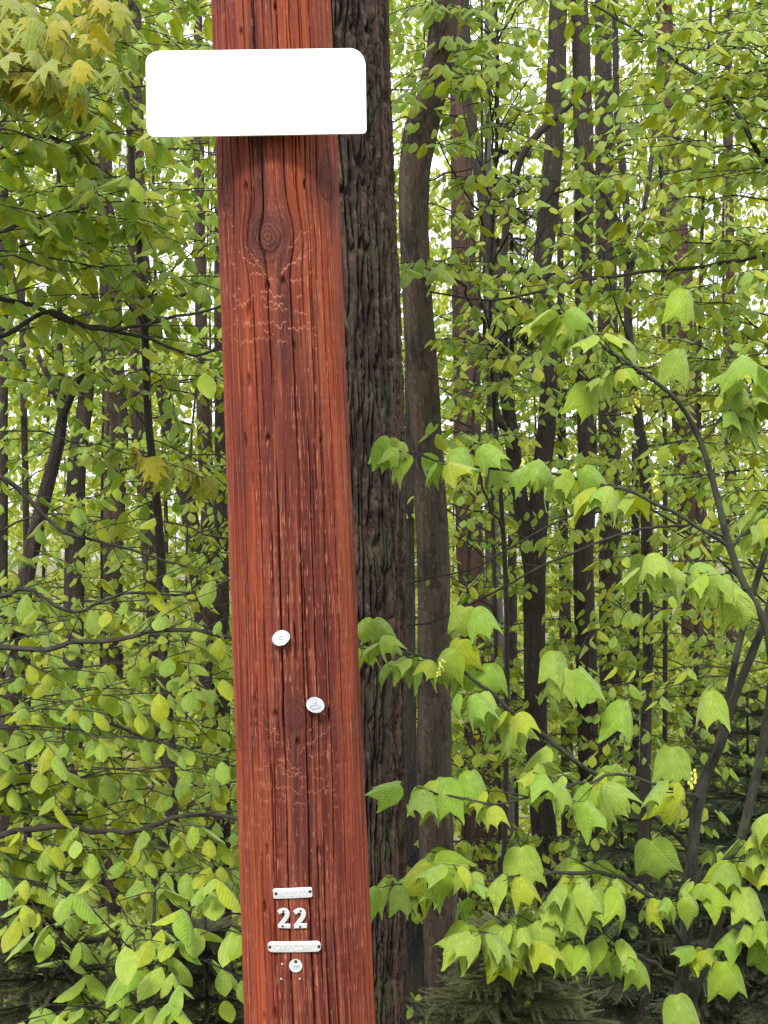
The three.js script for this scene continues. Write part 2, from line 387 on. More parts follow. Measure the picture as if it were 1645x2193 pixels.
{
  const a = tagThing('name_plate', 'short stamped aluminium plate nailed above the number 22 on the pole', 'name plate', 627, 1912);
  a.put('plate', bentPlate(85 * MM, 22 * MM, 4 * MM, 0.003, 0.0008), aluminium, 627, 1912, 0.035, 0.001);
  a.put('lettering', textShape('NET&T CO', regular, 10.5 * MM, 0.001, 0.0003), aluminium, 627, 1912, 0.035, 0.004);
  for (const [x, y] of [[591, 1913], [665, 1909]]) a.put('nail', nailHead(), nailSteel, x, y, 0, 0.004);
  const b = tagThing('name_plate', 'long stamped aluminium plate with round ends nailed below the number 22', 'name plate', 630, 2027);
  b.put('plate', bentPlate(116 * MM, 23 * MM, 9 * MM, 0.003, 0.0008, 14), aluminium, 630, 2027, 0.012, 0.001);
  b.put('lettering', textShape('GMP CORP', regular, 12 * MM, 0.001, 0.0003), aluminium, 630, 2027, 0.012, 0.004);
  for (const [x, y] of [[577, 2028], [684, 2027]]) b.put('nail', nailHead(), nailSteel, x, y, 0, 0.004);
  [[609.5, 'first'], [643, 'second']].forEach(([x, which]) => {
    const t = tagThing('number_plate', which === 'first' ? 'cast metal digit 2 nailed on the pole, under the lettering start of the short plate' : 'cast metal digit 2 nailed beside its twin, under the end of the short plate', 'house number', x, 1965);
    t.put('digit', textShape('2', bold, 40 * MM, 0.003, 0.0022).scale(0.95, 1, 1), aluminium, x, 1965, 0, 0.002);
    for (const [dx, y] of which === 'first' ? [[0.5, 1950], [-2.5, 1982]] : [[2, 1949], [0, 1983]]) t.put('nail', nailHead().scale(0.8, 0.8, 1), nailSteel, x + dx, y, 0, 0.0062);
  });
  const d = tagThing('date_disc', 'small flat round aluminium disc hanging from one nail below both plates', 'tag', 634, 2067);
  const disc = new THREE.CylinderGeometry(14.3 * MM, 14.3 * MM, 0.002, 36, 1).rotateX(Math.PI / 2);
  d.put('disc', disc, aluminium, 634, 2067, 0, 0.003);
  d.put('lettering', textShape('194', regular, 6.5 * MM, 0.0005, 0.0002), nailSteel.clone(), 635, 2069, 0.2, 0.0041).material = new THREE.MeshStandardMaterial({ color: 0x8d9096, metalness: 0.4, roughness: 0.6 });
  d.put('nail', nailHead(), nailSteel, 634.5, 2058, 0, 0.004);
  // round nail tags, driven in so that their faces look up
  const tiltedDisc = (px, py, roll, label, marks) => {
    const o = thing('nail_tag', label, 'tag', localOf(px, py)), { th } = onPole(px, py);
    o.rotation.set(0, th, 0); o.rotation.z = roll;
    const holder = new THREE.Matrix4().makeRotationX(-0.66).setPosition(0, 0, 0.013);
    const R = 20 * MM;
    const prof = [[0, 0.0016], [R * 0.82, 0.0013], [R * 0.86, 0.0026], [R * 0.97, 0.0027], [R, 0.0014], [R * 0.98, 0], [0, -0.0004]].map(([x, y]) => new THREE.Vector2(x, y));
    part('disc', new THREE.LatheGeometry(prof, 40).rotateX(Math.PI / 2).applyMatrix4(holder), zinc, o);
    part('nail', mergeGeometries([new THREE.SphereGeometry(5 * MM, 14, 8, 0, 7, 0, 1.6).rotateX(Math.PI / 2).scale(1, 1, 0.5).translate(0, marks ? 8 * MM : 0, 0.0016), new THREE.CylinderGeometry(0.002, 0.002, 0.05, 8).rotateX(Math.PI / 2).translate(0, 0, -0.026)].map((g) => g.applyMatrix4(holder))), zinc, o);
    const relief = [];
    if (marks) for (const [x, y, t, l] of [[-5, -2, 0.3, 12], [4, 0, -0.5, 10], [0, -9, 0.1, 16], [8, -6, 0.6, 8], [-9, -8, -0.4, 8]]) relief.push(new THREE.CapsuleGeometry(1.5 * MM, l * MM, 4, 8).rotateZ(Math.PI / 2 + t).scale(1, 1, 0.95).translate(x * MM, y * MM, 0.0014));
    else for (let i = 0; i < 14; i++) { const q = i / 14 * Math.PI * 2; relief.push(new THREE.CapsuleGeometry(0.9 * MM, 3.4 * MM, 3, 6).rotateZ(q).scale(1, 1, 0.95).translate(-Math.sin(q) * 12 * MM, Math.cos(q) * 12 * MM, 0.0012)); }
    part('relief', mergeGeometries(relief).applyMatrix4(holder), zinc, o);
  };
  tiltedDisc(605, 1366, 0.22, 'round metal nail tag with stamped rim and domed centre, higher of two on the pole', false);
  tiltedDisc(672, 1509, 0, 'round metal nail tag with raised blob and scribbled relief, beside a knot scar', true);
  // bent old nails and staples under the disc
  for (const [x, y, l] of [[607, 2064, 'bent old nail stub sticking out of the pole near the round disc'], [605, 2096, 'old nail stub in the dark crack below the round disc'], [643, 2096, 'old nail stub low on the pole, under the round disc']]) {
    const t = tagThing('nail_stub', l, 'nail', x, y);
    t.put('shank', new THREE.CapsuleGeometry(0.0021, 0.01, 4, 8).rotateX(Math.PI / 2 - 0.5).translate(0, 0, 0.004), aluminium, x, y, 0, 0);
  }
}
// blank white board fastened across the pole
{
  const c = at(547, 198, 3.275), o = thing('sign_board', 'blank white rectangular sign board fixed across the wooden pole', 'sign', c);
  const w = 474 / FOCAL * 3.27, h = 184 / FOCAL * 3.27, s = new THREE.Shape();
  const x0 = -w / 2, x1 = w / 2, y0 = -h / 2, y1 = h / 2, r = 0.022;
  s.moveTo(x0 + r, y0 - 0.004); s.lineTo(x1 - r * 0.3, y0 + 0.004); s.quadraticCurveTo(x1, y0 + 0.005, x1, y0 + r * 0.6); s.lineTo(x1 - 0.002, y1 - r * 1.6);
  s.quadraticCurveTo(x1 - 0.006, y1 - 0.004, x1 - r * 1.5, y1); s.lineTo(x0 + r * 1.4, y1 - 0.006); s.quadraticCurveTo(x0 + 0.004, y1 - 0.01, x0 + 0.004, y1 - r * 1.5); s.lineTo(x0 + 0.006, y0 + r); s.quadraticCurveTo(x0 + 0.006, y0 - 0.003, x0 + r, y0 - 0.004);
  const paint = new THREE.MeshPhysicalMaterial({ color: new THREE.Color().setRGB(0.9, 0.9, 0.9), roughness: 0.5 });
  part('panel', new THREE.ExtrudeGeometry(s, { depth: 0.004, bevelEnabled: true, bevelThickness: 0.0015, bevelSize: 0.0015, bevelSegments: 2, curveSegments: 10 }), paint, o);
  const bx = at(585, 198, 3.3).x - c.x;
  for (const y of [-0.05, 0.05]) part('bracket', new RoundedBoxGeometry(0.12, 0.03, 0.03, 2, 0.003).translate(bx, y, -0.017), nailSteel, o);
}

// ---------------------------------------------------------------- bark and leaf materials
function barkMaterial(cols, { nx = 6, ny = 2, seed = 300, rough = 0.95, size = 0.5, bump = 0.006, lichen = 0.12, scale = [1, 1], streak = 26 } = {}) {
  const [dark, mid, light, moss] = cols;
  const hgt = (u, v) => 0.6 * tfbm(u, v, streak, 4, seed, 4) + 0.4 * tfbm(u, v, streak * 3, 24, seed + 5, 3);
  const map = texture(512, 512, (u, v, c) => {
    const b = tfbm(u, v, nx, ny, seed + 40, 4), h = hgt(u, v);
    mix3(c, dark, mid, smooth(0.4, 0.58, 0.6 * b + 0.4 * h)); mix3(c, c, light, smooth(0.52, 0.75, h) * 0.6);
    mix3(c, c, light, smooth(0.66, 0.74, tfbm(u, v, 18, 14, seed + 60, 3)) * lichen * 4);
    mix3(c, c, moss, smooth(0.58, 0.72, tfbm(u, v, 5, 3, seed + 70, 4)) * 0.55);
    const k = 0.75 + 0.5 * tfbm(u, v, 90, 60, seed + 80, 2); c[0] *= k; c[1] *= k; c[2] *= k;
  });
  const bm = texture(512, 512, (u, v, c) => { c[0] = c[1] = c[2] = hgt(u, v); }, { color: false });
  for (const t of [map, bm]) t.repeat.set(scale[0] / size, scale[1] / size);
  return new THREE.MeshStandardMaterial({ map, bumpMap: bm, bumpScale: bump, roughness: rough });
}
const BARK = {
  furrowed: barkMaterial([[0.0207, 0.0118, 0.0082], [0.0518, 0.0305, 0.0201], [0.1036, 0.0713, 0.0501], [0.0363, 0.0344, 0.0160]], { seed: 310, bump: 0.004, nx: 8, ny: 4 }),
  smooth: barkMaterial([[0.0159, 0.0103, 0.0070], [0.0636, 0.0411, 0.0267], [0.1228, 0.0892, 0.0636], [0.0361, 0.0357, 0.0165]], { seed: 330, bump: 0.009, lichen: 0.1, nx: 5, ny: 3 }),
  dark: barkMaterial([[0.0083, 0.0054, 0.0039], [0.0230, 0.0152, 0.0102], [0.0544, 0.0402, 0.0293], [0.0192, 0.0194, 0.0090]], { seed: 350, bump: 0.007, lichen: 0.2 }),
  red: barkMaterial([[0.0255, 0.0121, 0.0075], [0.0638, 0.0291, 0.0187], [0.1020, 0.0549, 0.0374], [0.0382, 0.0323, 0.0165]], { seed: 370, bump: 0.006 }),
  grey: barkMaterial([[0.05, 0.047, 0.044], [0.1, 0.095, 0.088], [0.16, 0.155, 0.145], [0.06, 0.07, 0.04]], { seed: 375, bump: 0.004 }),
  twig: barkMaterial([[0.011, 0.008, 0.006], [0.022, 0.016, 0.012], [0.055, 0.045, 0.036], [0.035, 0.038, 0.02]], { seed: 390, bump: 0.001, size: 0.2 }),
  green: barkMaterial([[0.01, 0.009, 0.006], [0.02, 0.018, 0.011], [0.05, 0.048, 0.034], [0.04, 0.05, 0.02]], { seed: 395, bump: 0.001, size: 0.2 }),
};
// leaf print: paler veins on the blade; relief: pleats between the veins
function veinField(kind) {
  const lines = [];
  if (kind === 'beech') { lines.push([0.5, 0, 0.5, 1, 1]); for (let i = 1; i < 9; i++) for (const s of [-1, 1]) lines.push([0.5, i * 0.1 - 0.02, 0.5 + s * 0.4, i * 0.1 + 0.2, 0.6]); }
  else {
    const tips = kind === 'goosefoot' ? [[0, 1], [0.46, 0.74], [-0.46, 0.74]] : [[0, 1], [0.48, 0.78], [-0.48, 0.78], [0.5, 0.3], [-0.5, 0.3]];
    for (const [x, y] of tips) {
      lines.push([0.5, 0.02, 0.5 + x, y, 1]);
      for (let i = 2; i < 9; i++) for (const s of [-1, 1]) {
        const t = i / 9.5, bx = 0.5 + x * t, by = 0.02 + (y - 0.02) * t, a = Math.atan2(y, x) + s * 0.75, l = 0.3 * (1 - t * 0.6);
        lines.push([bx, by, bx + Math.cos(a) * l, by + Math.sin(a) * l, 0.55]);
      }
    }
  }
  return (u, v) => {
    let m = 0;
    for (const [x0, y0, x1, y1, k] of lines) {
      const dx = x1 - x0, dy = y1 - y0, t = clamp(((u - x0) * dx + (v - y0) * dy) / (dx * dx + dy * dy)), d = Math.hypot(u - x0 - dx * t, v - y0 - dy * t);
      m = Math.max(m, k * Math.exp(-((d / (0.011 * (0.6 + k))) ** 2)), 0.35 * k * Math.exp(-((d / 0.035) ** 2)));
    }
    return m;
  };
}
const LEAFTEX = {};
for (const kind of ['beech', 'goosefoot', 'maple']) {
  const f = veinField(kind), S = 256, field = new Float32Array(S * S);
  for (let j = 0; j < S; j++) for (let i = 0; i < S; i++) field[j * S + i] = f((i + 0.5) / S, (j + 0.5) / S);
  LEAFTEX[kind] = {
    map: texture(S, S, (u, v, c, i, j) => {
      const m = field[j * S + i], n = fbm(u * 9, v * 9, 400, 4), k = 0.78 + 0.3 * n;
      c[0] = (0.68 + 0.32 * m) * k; c[1] = (0.72 + 0.28 * m) * k; c[2] = (0.55 + 0.45 * m) * k;
    }, { repeat: false }),
    bump: texture(S, S, (u, v, c, i, j) => { c[0] = c[1] = c[2] = 1 - field[j * S + i]; }, { color: false, repeat: false }),
  };
}
const leafMats = new Map();
function leafMaterial(kind, rgb, through = 0.46) {
  const key = kind + rgb.join() + through;
  if (!leafMats.has(key)) leafMats.set(key, new THREE.MeshPhysicalMaterial({
    color: new THREE.Color().setRGB(...rgb), map: LEAFTEX[kind].map, bumpMap: LEAFTEX[kind].bump, bumpScale: 0.003,
    roughness: 1, transmission: through, thickness: 0, side: THREE.DoubleSide, clearcoat: 0.15, clearcoatRoughness: 0.34, specularIntensity: 0.35,
  }));
  return leafMats.get(key);
}
// leaves: y along the blade (length 1), z out of its upper face
function leafGeometry(outline, cols, { droop = 0.5, fold = 0.25, cup = 0.2, wave = 0 } = {}) {
  const p = [], uv = [], ix = [], n = outline.length, w = cols * 2 + 1;
  outline.forEach(([x, y, m], i) => {
    for (let c = -cols; c <= cols; c++) {
      const t = Math.abs(c) / cols, X = Math.sign(c) * x * t, Y = lerp(m, y, t);
      let z = fold * Math.abs(X) - cup * X * X * 4 + wave * Math.sin(Y * 26) * t;
      // bend the blade down along its length
      const a = droop * Y, yy = droop ? Math.sin(a) / droop : Y, zz = droop ? -(1 - Math.cos(a)) / droop : 0;
      p.push(X, yy - z * Math.sin(a) * -1 * 0, zz + z); uv.push(0.5 + X, clamp(Y, 0, 1));
    }
  });
  for (let i = 0; i < n - 1; i++) for (let c = 0; c < w - 1; c++) { const k = i * w + c; ix.push(k, k + 1, k + w, k + 1, k + w + 1, k + w); }
  const g = new THREE.BufferGeometry();
  g.setAttribute('position', new THREE.Float32BufferAttribute(p, 3)); g.setAttribute('uv', new THREE.Float32BufferAttribute(uv, 2)); g.setIndex(ix); g.computeVertexNormals();
  return g;
}
const ovate = (n, wide = 0.29) => Array.from({ length: n + 1 }, (_, i) => { const t = i / n, x = wide * Math.pow(Math.sin(Math.PI * Math.pow(t, 0.82)), 0.8) * (t > 0.8 ? 1 - (t - 0.8) * 1.2 : 1); return [Math.max(0.004, x), t, t]; });
const GOOSE = [[0.005, 0, 0], [0.14, -0.07, 0.02], [0.27, -0.04, 0.04], [0.36, 0.06, 0.1], [0.42, 0.2, 0.18], [0.44, 0.36, 0.28], [0.46, 0.5, 0.38], [0.47, 0.62, 0.46], [0.49, 0.74, 0.52], [0.475, 0.84, 0.56], [0.41, 0.72, 0.6], [0.33, 0.64, 0.63], [0.27, 0.64, 0.67], [0.235, 0.71, 0.72], [0.18, 0.79, 0.8], [0.11, 0.88, 0.89], [0.05, 0.97, 0.98], [0.025, 1.05, 1.05], [0.003, 1.15, 1.14]];
const PALM = [[0.005, 0, 0], [0.15, -0.05, 0.01], [0.33, -0.06, 0.03], [0.30, 0.06, 0.06], [0.40, 0.16, 0.12], [0.55, 0.30, 0.2], [0.36, 0.32, 0.27], [0.26, 0.38, 0.34], [0.36, 0.50, 0.42], [0.40, 0.64, 0.5], [0.50, 0.80, 0.56], [0.32, 0.72, 0.6], [0.18, 0.62, 0.63], [0.15, 0.72, 0.72], [0.2, 0.84, 0.82], [0.08, 0.9, 0.9], [0.004, 1.08, 1.06]];
const LEAF = {
  beech: [[0.5, 0.3, 0.1], [0.9, 0.15, 0.5], [0.2, 0.5, 0.0], [1.2, 0.35, 0.3]].map(([droop, fold, cup]) => leafGeometry(ovate(8), 2, { droop, fold: -fold, cup, wave: 0.012 })),
  beechMid: [[0.5, 0.4, 0.1], [1.0, 0.2, 0.4]].map(([droop, fold, cup]) => leafGeometry(ovate(5, 0.3), 1, { droop, fold: -fold, cup })),
  far: [leafGeometry([[0.01, 0, 0], [0.3, 0.35, 0.38], [0.22, 0.7, 0.7], [0.004, 1, 1]], 1, { droop: 0.8, fold: -0.35, cup: 0 })],
  goosefoot: [[0.8, 0.2, 0.35], [0.35, 0.5, 0.15], [1.3, 0.15, 0.5], [0.6, 0.05, 0.7], [1.6, 0.45, 0.2]].map(([droop, fold, cup]) => leafGeometry(GOOSE, 3, { droop, fold: -fold, cup, wave: 0.01 })),
  maple: [[0.8, 0.1, 0.3], [0.4, 0.3, 0.2], [1.1, 0.2, 0.4]].map(([droop, fold, cup]) => leafGeometry(PALM, 2, { droop, fold: -fold, cup, wave: 0.015 })),
};

// ---------------------------------------------------------------- trees
const UP = V(0, 1, 0);
function splinePts(pts, n) { return new THREE.CatmullRomCurve3(pts, false, 'centripetal').getPoints(n); }
// a stem read off the photograph: [x, y, width] top to bottom at one distance, carried down to the ground and up out of view
function stem(rows, d, { topRise = 3, lean = 0 } = {}) {
  const pts = [], rad = [];
  const list = [...rows].reverse();
  const first = list[0], p0 = at(first[0], first[1], d), r0 = first[2] / 2 / FOCAL * d;
  let foot = V(p0.x + lean, 0, p0.z); foot.y = groundY(foot.x, foot.z) - 0.06;
  if (p0.y - foot.y > 0.25) { pts.push(foot); rad.push(r0 * 1.45); const q = p0.clone().lerp(foot, 0.7); pts.push(q); rad.push(r0 * 1.12); }
  for (const [x, y, w] of list) { pts.push(at(x, y, d)); rad.push(w / 2 / FOCAL * d); }
  if (topRise > 0) {
    const a = pts[pts.length - 1], b = pts[pts.length - 2], dir = a.clone().sub(b).normalize();
    dir.lerp(UP, 0.6).normalize();
    pts.push(a.clone().addScaledVector(dir, topRise)); rad.push(rad[rad.length - 1] * 0.7);
  }
  return { pts, rad, foot: pts[0].clone() };
}
function fine(st, n) { // smooth stem and its radii
  const c = new THREE.CatmullRomCurve3(st.pts, false, 'centripetal'), P = [], R = [], m = st.pts.length - 1;
  for (let i = 0; i <= n; i++) { const t = i / n, k = Math.min(m - 1e-6, t * m), j = Math.floor(k); P.push(c.getPoint(t)); R.push(lerp(st.rad[j], st.rad[j + 1], smooth(0, 1, k - j))); }
  return { P, R };
}
function pointAtY(P, y) {
  for (let i = 1; i < P.length; i++) if ((P[i].y - y) * (P[i - 1].y - y) <= 0) return P[i - 1].clone().lerp(P[i], (y - P[i - 1].y) / (P[i].y - P[i - 1].y || 1));
  return (y > P[P.length - 1].y ? P[P.length - 1] : P[0]).clone();
}
const leafMatrix = (() => {
  const x = V(), y = V(), z = V();
  return (pos, axis, normal, size, m = new THREE.Matrix4()) => {
    y.copy(axis).normalize(); z.copy(normal).addScaledVector(y, -normal.dot(y)).normalize(); x.crossVectors(y, z);
    return m.makeBasis(x.clone().multiplyScalar(size), y.clone().multiplyScalar(size), z.clone().multiplyScalar(size)).setPosition(pos);
  };
})();
// a limb from start to end with side twigs; leaves go to `out`
function limb(b, r, start, end, o, out) {
  const len = start.distanceTo(end), n = Math.max(5, Math.round(len / 0.12)), mid = start.clone().lerp(end, 0.45); mid.y += len * (o.arch ?? 0.12) * (0.4 + r());
  mid.x += (r() - 0.5) * len * 0.2; mid.z += (r() - 0.5) * len * 0.2;
  const curve = new THREE.QuadraticBezierCurve3(start, mid, end), pts = [], rad = [], r0 = (o.thick ?? 0.0042) * (0.4 + len), r1 = 0.0013;
  for (let i = 0; i <= n; i++) {
    const t = i / n, p = curve.getPoint(t), k = len * 0.022 * (i && i < n ? 1 : 0);
    p.x += (r() - 0.5) * k; p.y += (r() - 0.5) * k * 1.3; p.z += (r() - 0.5) * k; pts.push(p); rad.push(lerp(r0, r1, Math.pow(t, 0.8)));
  }
  b.tube(pts, rad, o.sides ?? 6);
  const tan = V(), lat = V(), dir = V();
  let sgn = r() < 0.5 ? 1 : -1;
  const step = o.twigStep ?? 0.11, from = o.bare ?? 0.25;
  for (let dist = len * from; dist < len; dist += step * (0.7 + r() * 0.6)) {
    const t = dist / len, p = curveAt(pts, t); tan.copy(curve.getTangent(t));
    lat.crossVectors(tan, UP).normalize().multiplyScalar(sgn); sgn = -sgn;
    dir.copy(tan).multiplyScalar(0.55 + r() * 0.3).addScaledVector(lat, 0.8).add(V((r() - 0.5) * 0.4, (r() - 0.35) * 0.45, (r() - 0.5) * 0.4)).normalize();
    const tl = (o.twig ?? 0.34) * (0.4 + 0.75 * (1 - t)) * (0.6 + r() * 0.7) * Math.min(1, len);
    twig(b, r, p, dir.clone(), tl, o, out);
  }
  twig(b, r, pts[n], curve.getTangent(1), (o.twig ?? 0.34) * 0.5, o, out);
}
function curveAt(pts, t) { const k = clamp(t) * (pts.length - 1), i = Math.min(pts.length - 2, Math.floor(k)); return pts[i].clone().lerp(pts[i + 1], k - i); }
function twig(b, r, p, dir, len, o, out) {
  const n = 4, pts = [p.clone()], rad = [0.0019]; let q = p.clone(), d = dir.clone();
  for (let i = 1; i <= n; i++) { d.y -= 0.05; d.x += (r() - 0.5) * 0.25; d.y += (r() - 0.5) * 0.2; d.z += (r() - 0.5) * 0.25; d.normalize(); q = q.clone().addScaledVector(d, len / n); pts.push(q); rad.push(lerp(0.0019, 0.001, i / n)); }
  if (!o.noTwig) b.tube(pts, rad.map((x) => x * (o.twigThick ?? 1.35)), o.twigSides ?? 4);
  if (o.leafless) return;
  const size = o.size, lat = V().crossVectors(dir, UP).normalize(); let s = r() < 0.5 ? 1 : -1;
  const gap = o.gap ?? 0.045;
  for (let dist = gap * 0.7; dist < len + gap * 0.5; dist += gap * (0.75 + r() * 0.5)) {
    if (r() < (o.miss ?? 0.12)) continue;
    const last = dist >= len, t = Math.min(1, dist / len), pos = curveAt(pts, t);
    for (const sd of o.pairs && !last ? [1, -1] : [s]) {
      const outd = last ? d.clone() : lat.clone().multiplyScalar(sd).addScaledVector(dir, 0.5);
      outd.y = 0; outd.normalize();
      const hang = (o.hang ?? 0.75) * (0.55 + r() * 0.9);
      const axis = outd.clone().multiplyScalar(1).addScaledVector(UP, -hang).add(V((r() - 0.5) * 0.5, (r() - 0.5) * 0.3, (r() - 0.5) * 0.5).multiplyScalar(o.wild ?? 1));
      const nor = outd.clone().multiplyScalar(hang * 0.8).addScaledVector(UP, 0.75).add(V((r() - 0.5) * 0.6, (r() - 0.5) * 0.4, (r() - 0.5) * 0.6).multiplyScalar(o.wild ?? 1));
      const sz = size * (0.55 + r() * 0.7), foot = pos.clone();
      if (o.petiole) { const e = pos.clone().addScaledVector(axis.clone().normalize(), 0).addScaledVector(outd, o.petiole * sz).add(V(0, o.petiole * sz * 0.15, 0)); b.tube([pos, e], [0.0009, 0.0007], 3); foot.copy(e); }
      out.push({ m: leafMatrix(foot, axis, nor, sz), p: foot, sz, k: r() });
    }
    s = -s;
  }
}
// palette entries are linear base colours
const GREENS = {
  beech: [[0.353, 0.45, 0.03], [0.268, 0.40, 0.04], [0.449, 0.50, 0.022], [0.289, 0.38, 0.05], [0.407, 0.44, 0.018], [0.332, 0.47, 0.06]],
  fresh: [[0.374, 0.51, 0.045], [0.310, 0.48, 0.055], [0.471, 0.54, 0.03], [0.332, 0.46, 0.07], [0.428, 0.55, 0.08]],
  olive: [[0.46, 0.40, 0.03], [0.38, 0.38, 0.04], [0.34, 0.40, 0.07], [0.52, 0.45, 0.025], [0.33, 0.36, 0.06]],
  far: [[0.460, 0.53, 0.045], [0.385, 0.49, 0.055], [0.535, 0.56, 0.04]],  // brighter than the near greens, standing in for light deep in the woods
};
let leafMeshes = 0;
function hangLeaves(tree, leaves, { kind, geos, palette, most, seed }) {
  const r = rng(seed), base = tree.position, ranked = [];
  for (const l of leaves) {
    const [x, y] = seen(l.p), inside = x > -40 && x < 1685 && y > -40 && y < 2233;
    l.rank = inside ? l.sz / -l.p.z : 0; ranked.push(l);
  }
  ranked.sort((a, b) => b.rank - a.rank);
  const own = ranked.slice(0, most).filter((l) => l.rank > 0), rest = ranked.slice(own.length);
  const shiftM = new THREE.Matrix4().makeTranslation(-base.x, -base.y, -base.z), m = new THREE.Matrix4();
  for (const l of own) {
    const mesh = part('leaf', geos[Math.floor(l.k * geos.length)], leafMaterial(kind, palette[Math.floor(r() * palette.length)]), tree);
    m.multiplyMatrices(shiftM, l.m).decompose(mesh.position, mesh.quaternion, mesh.scale); leafMeshes++;
  }
  if (rest.length) {
    const groups = geos.slice(0, 2);
    groups.forEach((g, gi) => {
      const mine = rest.filter((_, i) => i % groups.length === gi); if (!mine.length) return;
      const inst = new THREE.InstancedMesh(g, leafMaterial(kind, [1, 1, 1]), mine.length);
      inst.name = 'foliage'; inst.castShadow = inst.receiveShadow = true; inst.userData.kind = 'stuff';
      const c = new THREE.Color();
      mine.forEach((l, i) => {
        inst.setMatrixAt(i, m.multiplyMatrices(shiftM, l.m));
        const a = palette[Math.floor(r() * palette.length)], k = 0.85 + r() * 0.3; inst.setColorAt(i, c.setRGB(a[0] * k, a[1] * k, a[2] * k));
      });
      tree.add(inst);
    });
  }
}
/* a leafy young tree: stem rows, and limbs aimed at places (px, py, depth) scattered over a region */
function leafyTree(o) {
  const r = rng(o.seed), st = o.stem, { P, R } = fine(st, o.rows ?? 40), tree = thing(o.name, o.label, o.category ?? 'tree', st.foot, o.group);
  const bark = o.bark ?? BARK.dark;
  const tb = new Build(); tb.tube(P, R, o.trunkSides ?? 14, o.bumpy ?? 0.18, o.seed);
  for (const f of o.forks ?? []) { const q = fine(f, 24); tb.tube(q.P, q.R, o.trunkSides ?? 14, o.bumpy ?? 0.18, o.seed + 3); }
  const leaves = [], limbs = [], merged = o.mergeLimbs ? tb : null;
  for (const reg of o.regions ?? []) {
    const cols = Math.max(1, Math.round(Math.sqrt(reg.n * (reg.box[2] - reg.box[0]) / (reg.box[3] - reg.box[1])))), rowsN = Math.max(1, Math.round(reg.n / cols));
    for (let i = 0; i < reg.n; i++) {
      const cx = (i % cols + 0.15 + r() * 0.7) / cols, cy = (Math.floor(i / cols) + 0.1 + r() * 0.8) / rowsN;
      const d = lerp(reg.depth[0], reg.depth[1], r()), end = at(lerp(reg.box[0], reg.box[2], cx), lerp(reg.box[1], reg.box[3], Math.min(1, cy)), d);
      const lo = { ...o.leaf, ...reg.leaf };
      const from = pointAtY(P, end.y - (r() - 0.35) * 0.7 * (lo.rise ?? 1));
      const reachMax = reg.reach ?? 1.6, dist = from.distanceTo(end);
      let start = from;
      if (dist > reachMax) start = end.clone().lerp(from, 1); // long limbs stay rooted in the stem
      const b = merged ?? new Build();
      limb(b, r, start, end, { ...lo, bare: dist > reachMax ? 1 - reachMax * 0.75 / dist : lo.bare }, leaves);
      if (!merged) limbs.push(b);
    }
  }
  for (const pl of o.limbsAt ?? []) { // limbs seen in the photograph
    const b = merged ?? new Build(), pts = splinePts(pl.pts.map(([x, y, d]) => at(x, y, d)), 22);
    const rad = pts.map((_, i) => lerp(pl.w[0], pl.w[1], i / 22) / 2 / FOCAL * pl.pts[0][2]);
    pts.forEach((p, i) => { if (i && i < 22) { p.y += (r() - 0.5) * 0.012; p.z += (r() - 0.5) * 0.03; } });
    b.tube(pts, rad, 8, 0.2, 5);
    let s = 1; const lo = { ...o.leaf, ...pl.leaf };
    for (let t = pl.from ?? 0.15; t <= 1.001; t += (pl.step ?? 0.09) * (0.7 + r() * 0.6)) {
      const p = curveAt(pts, Math.min(1, t)), tan = curveAt(pts, Math.min(1, t + 0.02)).sub(curveAt(pts, Math.max(0, t - 0.02))).normalize();
      const lat = V().crossVectors(tan, UP).normalize().multiplyScalar(s); s = -s;
      const dir = tan.clone().multiplyScalar(0.6).addScaledVector(lat, 0.6).add(V((r() - 0.5) * 0.6, (r() - 0.3) * 0.9, (r() - 0.5) * 0.4)).normalize();
      twig(b, r, p, dir, (lo.twig ?? 0.3) * (0.5 + r() * 0.8), lo, leaves);
    }
    if (!merged) limbs.push(b);
  }
  part('trunk', tb.geometry(st.foot), bark, tree);
  for (const b of limbs) part('branch', b.geometry(st.foot), o.twigBark ?? BARK.twig, tree);
  for (const l of o.leafAt ?? []) { // single leaves read off the photograph: [x, y, depth, length in px, turn in the picture, lean towards the viewer]
    const [x, y, d, px, turn = 0, lean = 0.3] = l, pos = at(x, y, d), axis = V(Math.sin(turn), -Math.cos(turn), lean * (0.8 + r() * 2.8)), nor = V((r() - 0.5) * 1.3, 0.5 + r() * 0.9, 0.9);
    leaves.push({ m: leafMatrix(pos, axis, nor, px / FOCAL * d), p: pos, sz: px / FOCAL * d * 3, k: r() });
  }
  hangLeaves(tree, leaves, { kind: o.kind ?? 'beech', geos: LEAF[o.geo ?? 'beech'], palette: GREENS[o.palette ?? 'beech'], most: o.most ?? 300, seed: o.seed + 9 });
  return tree;
}
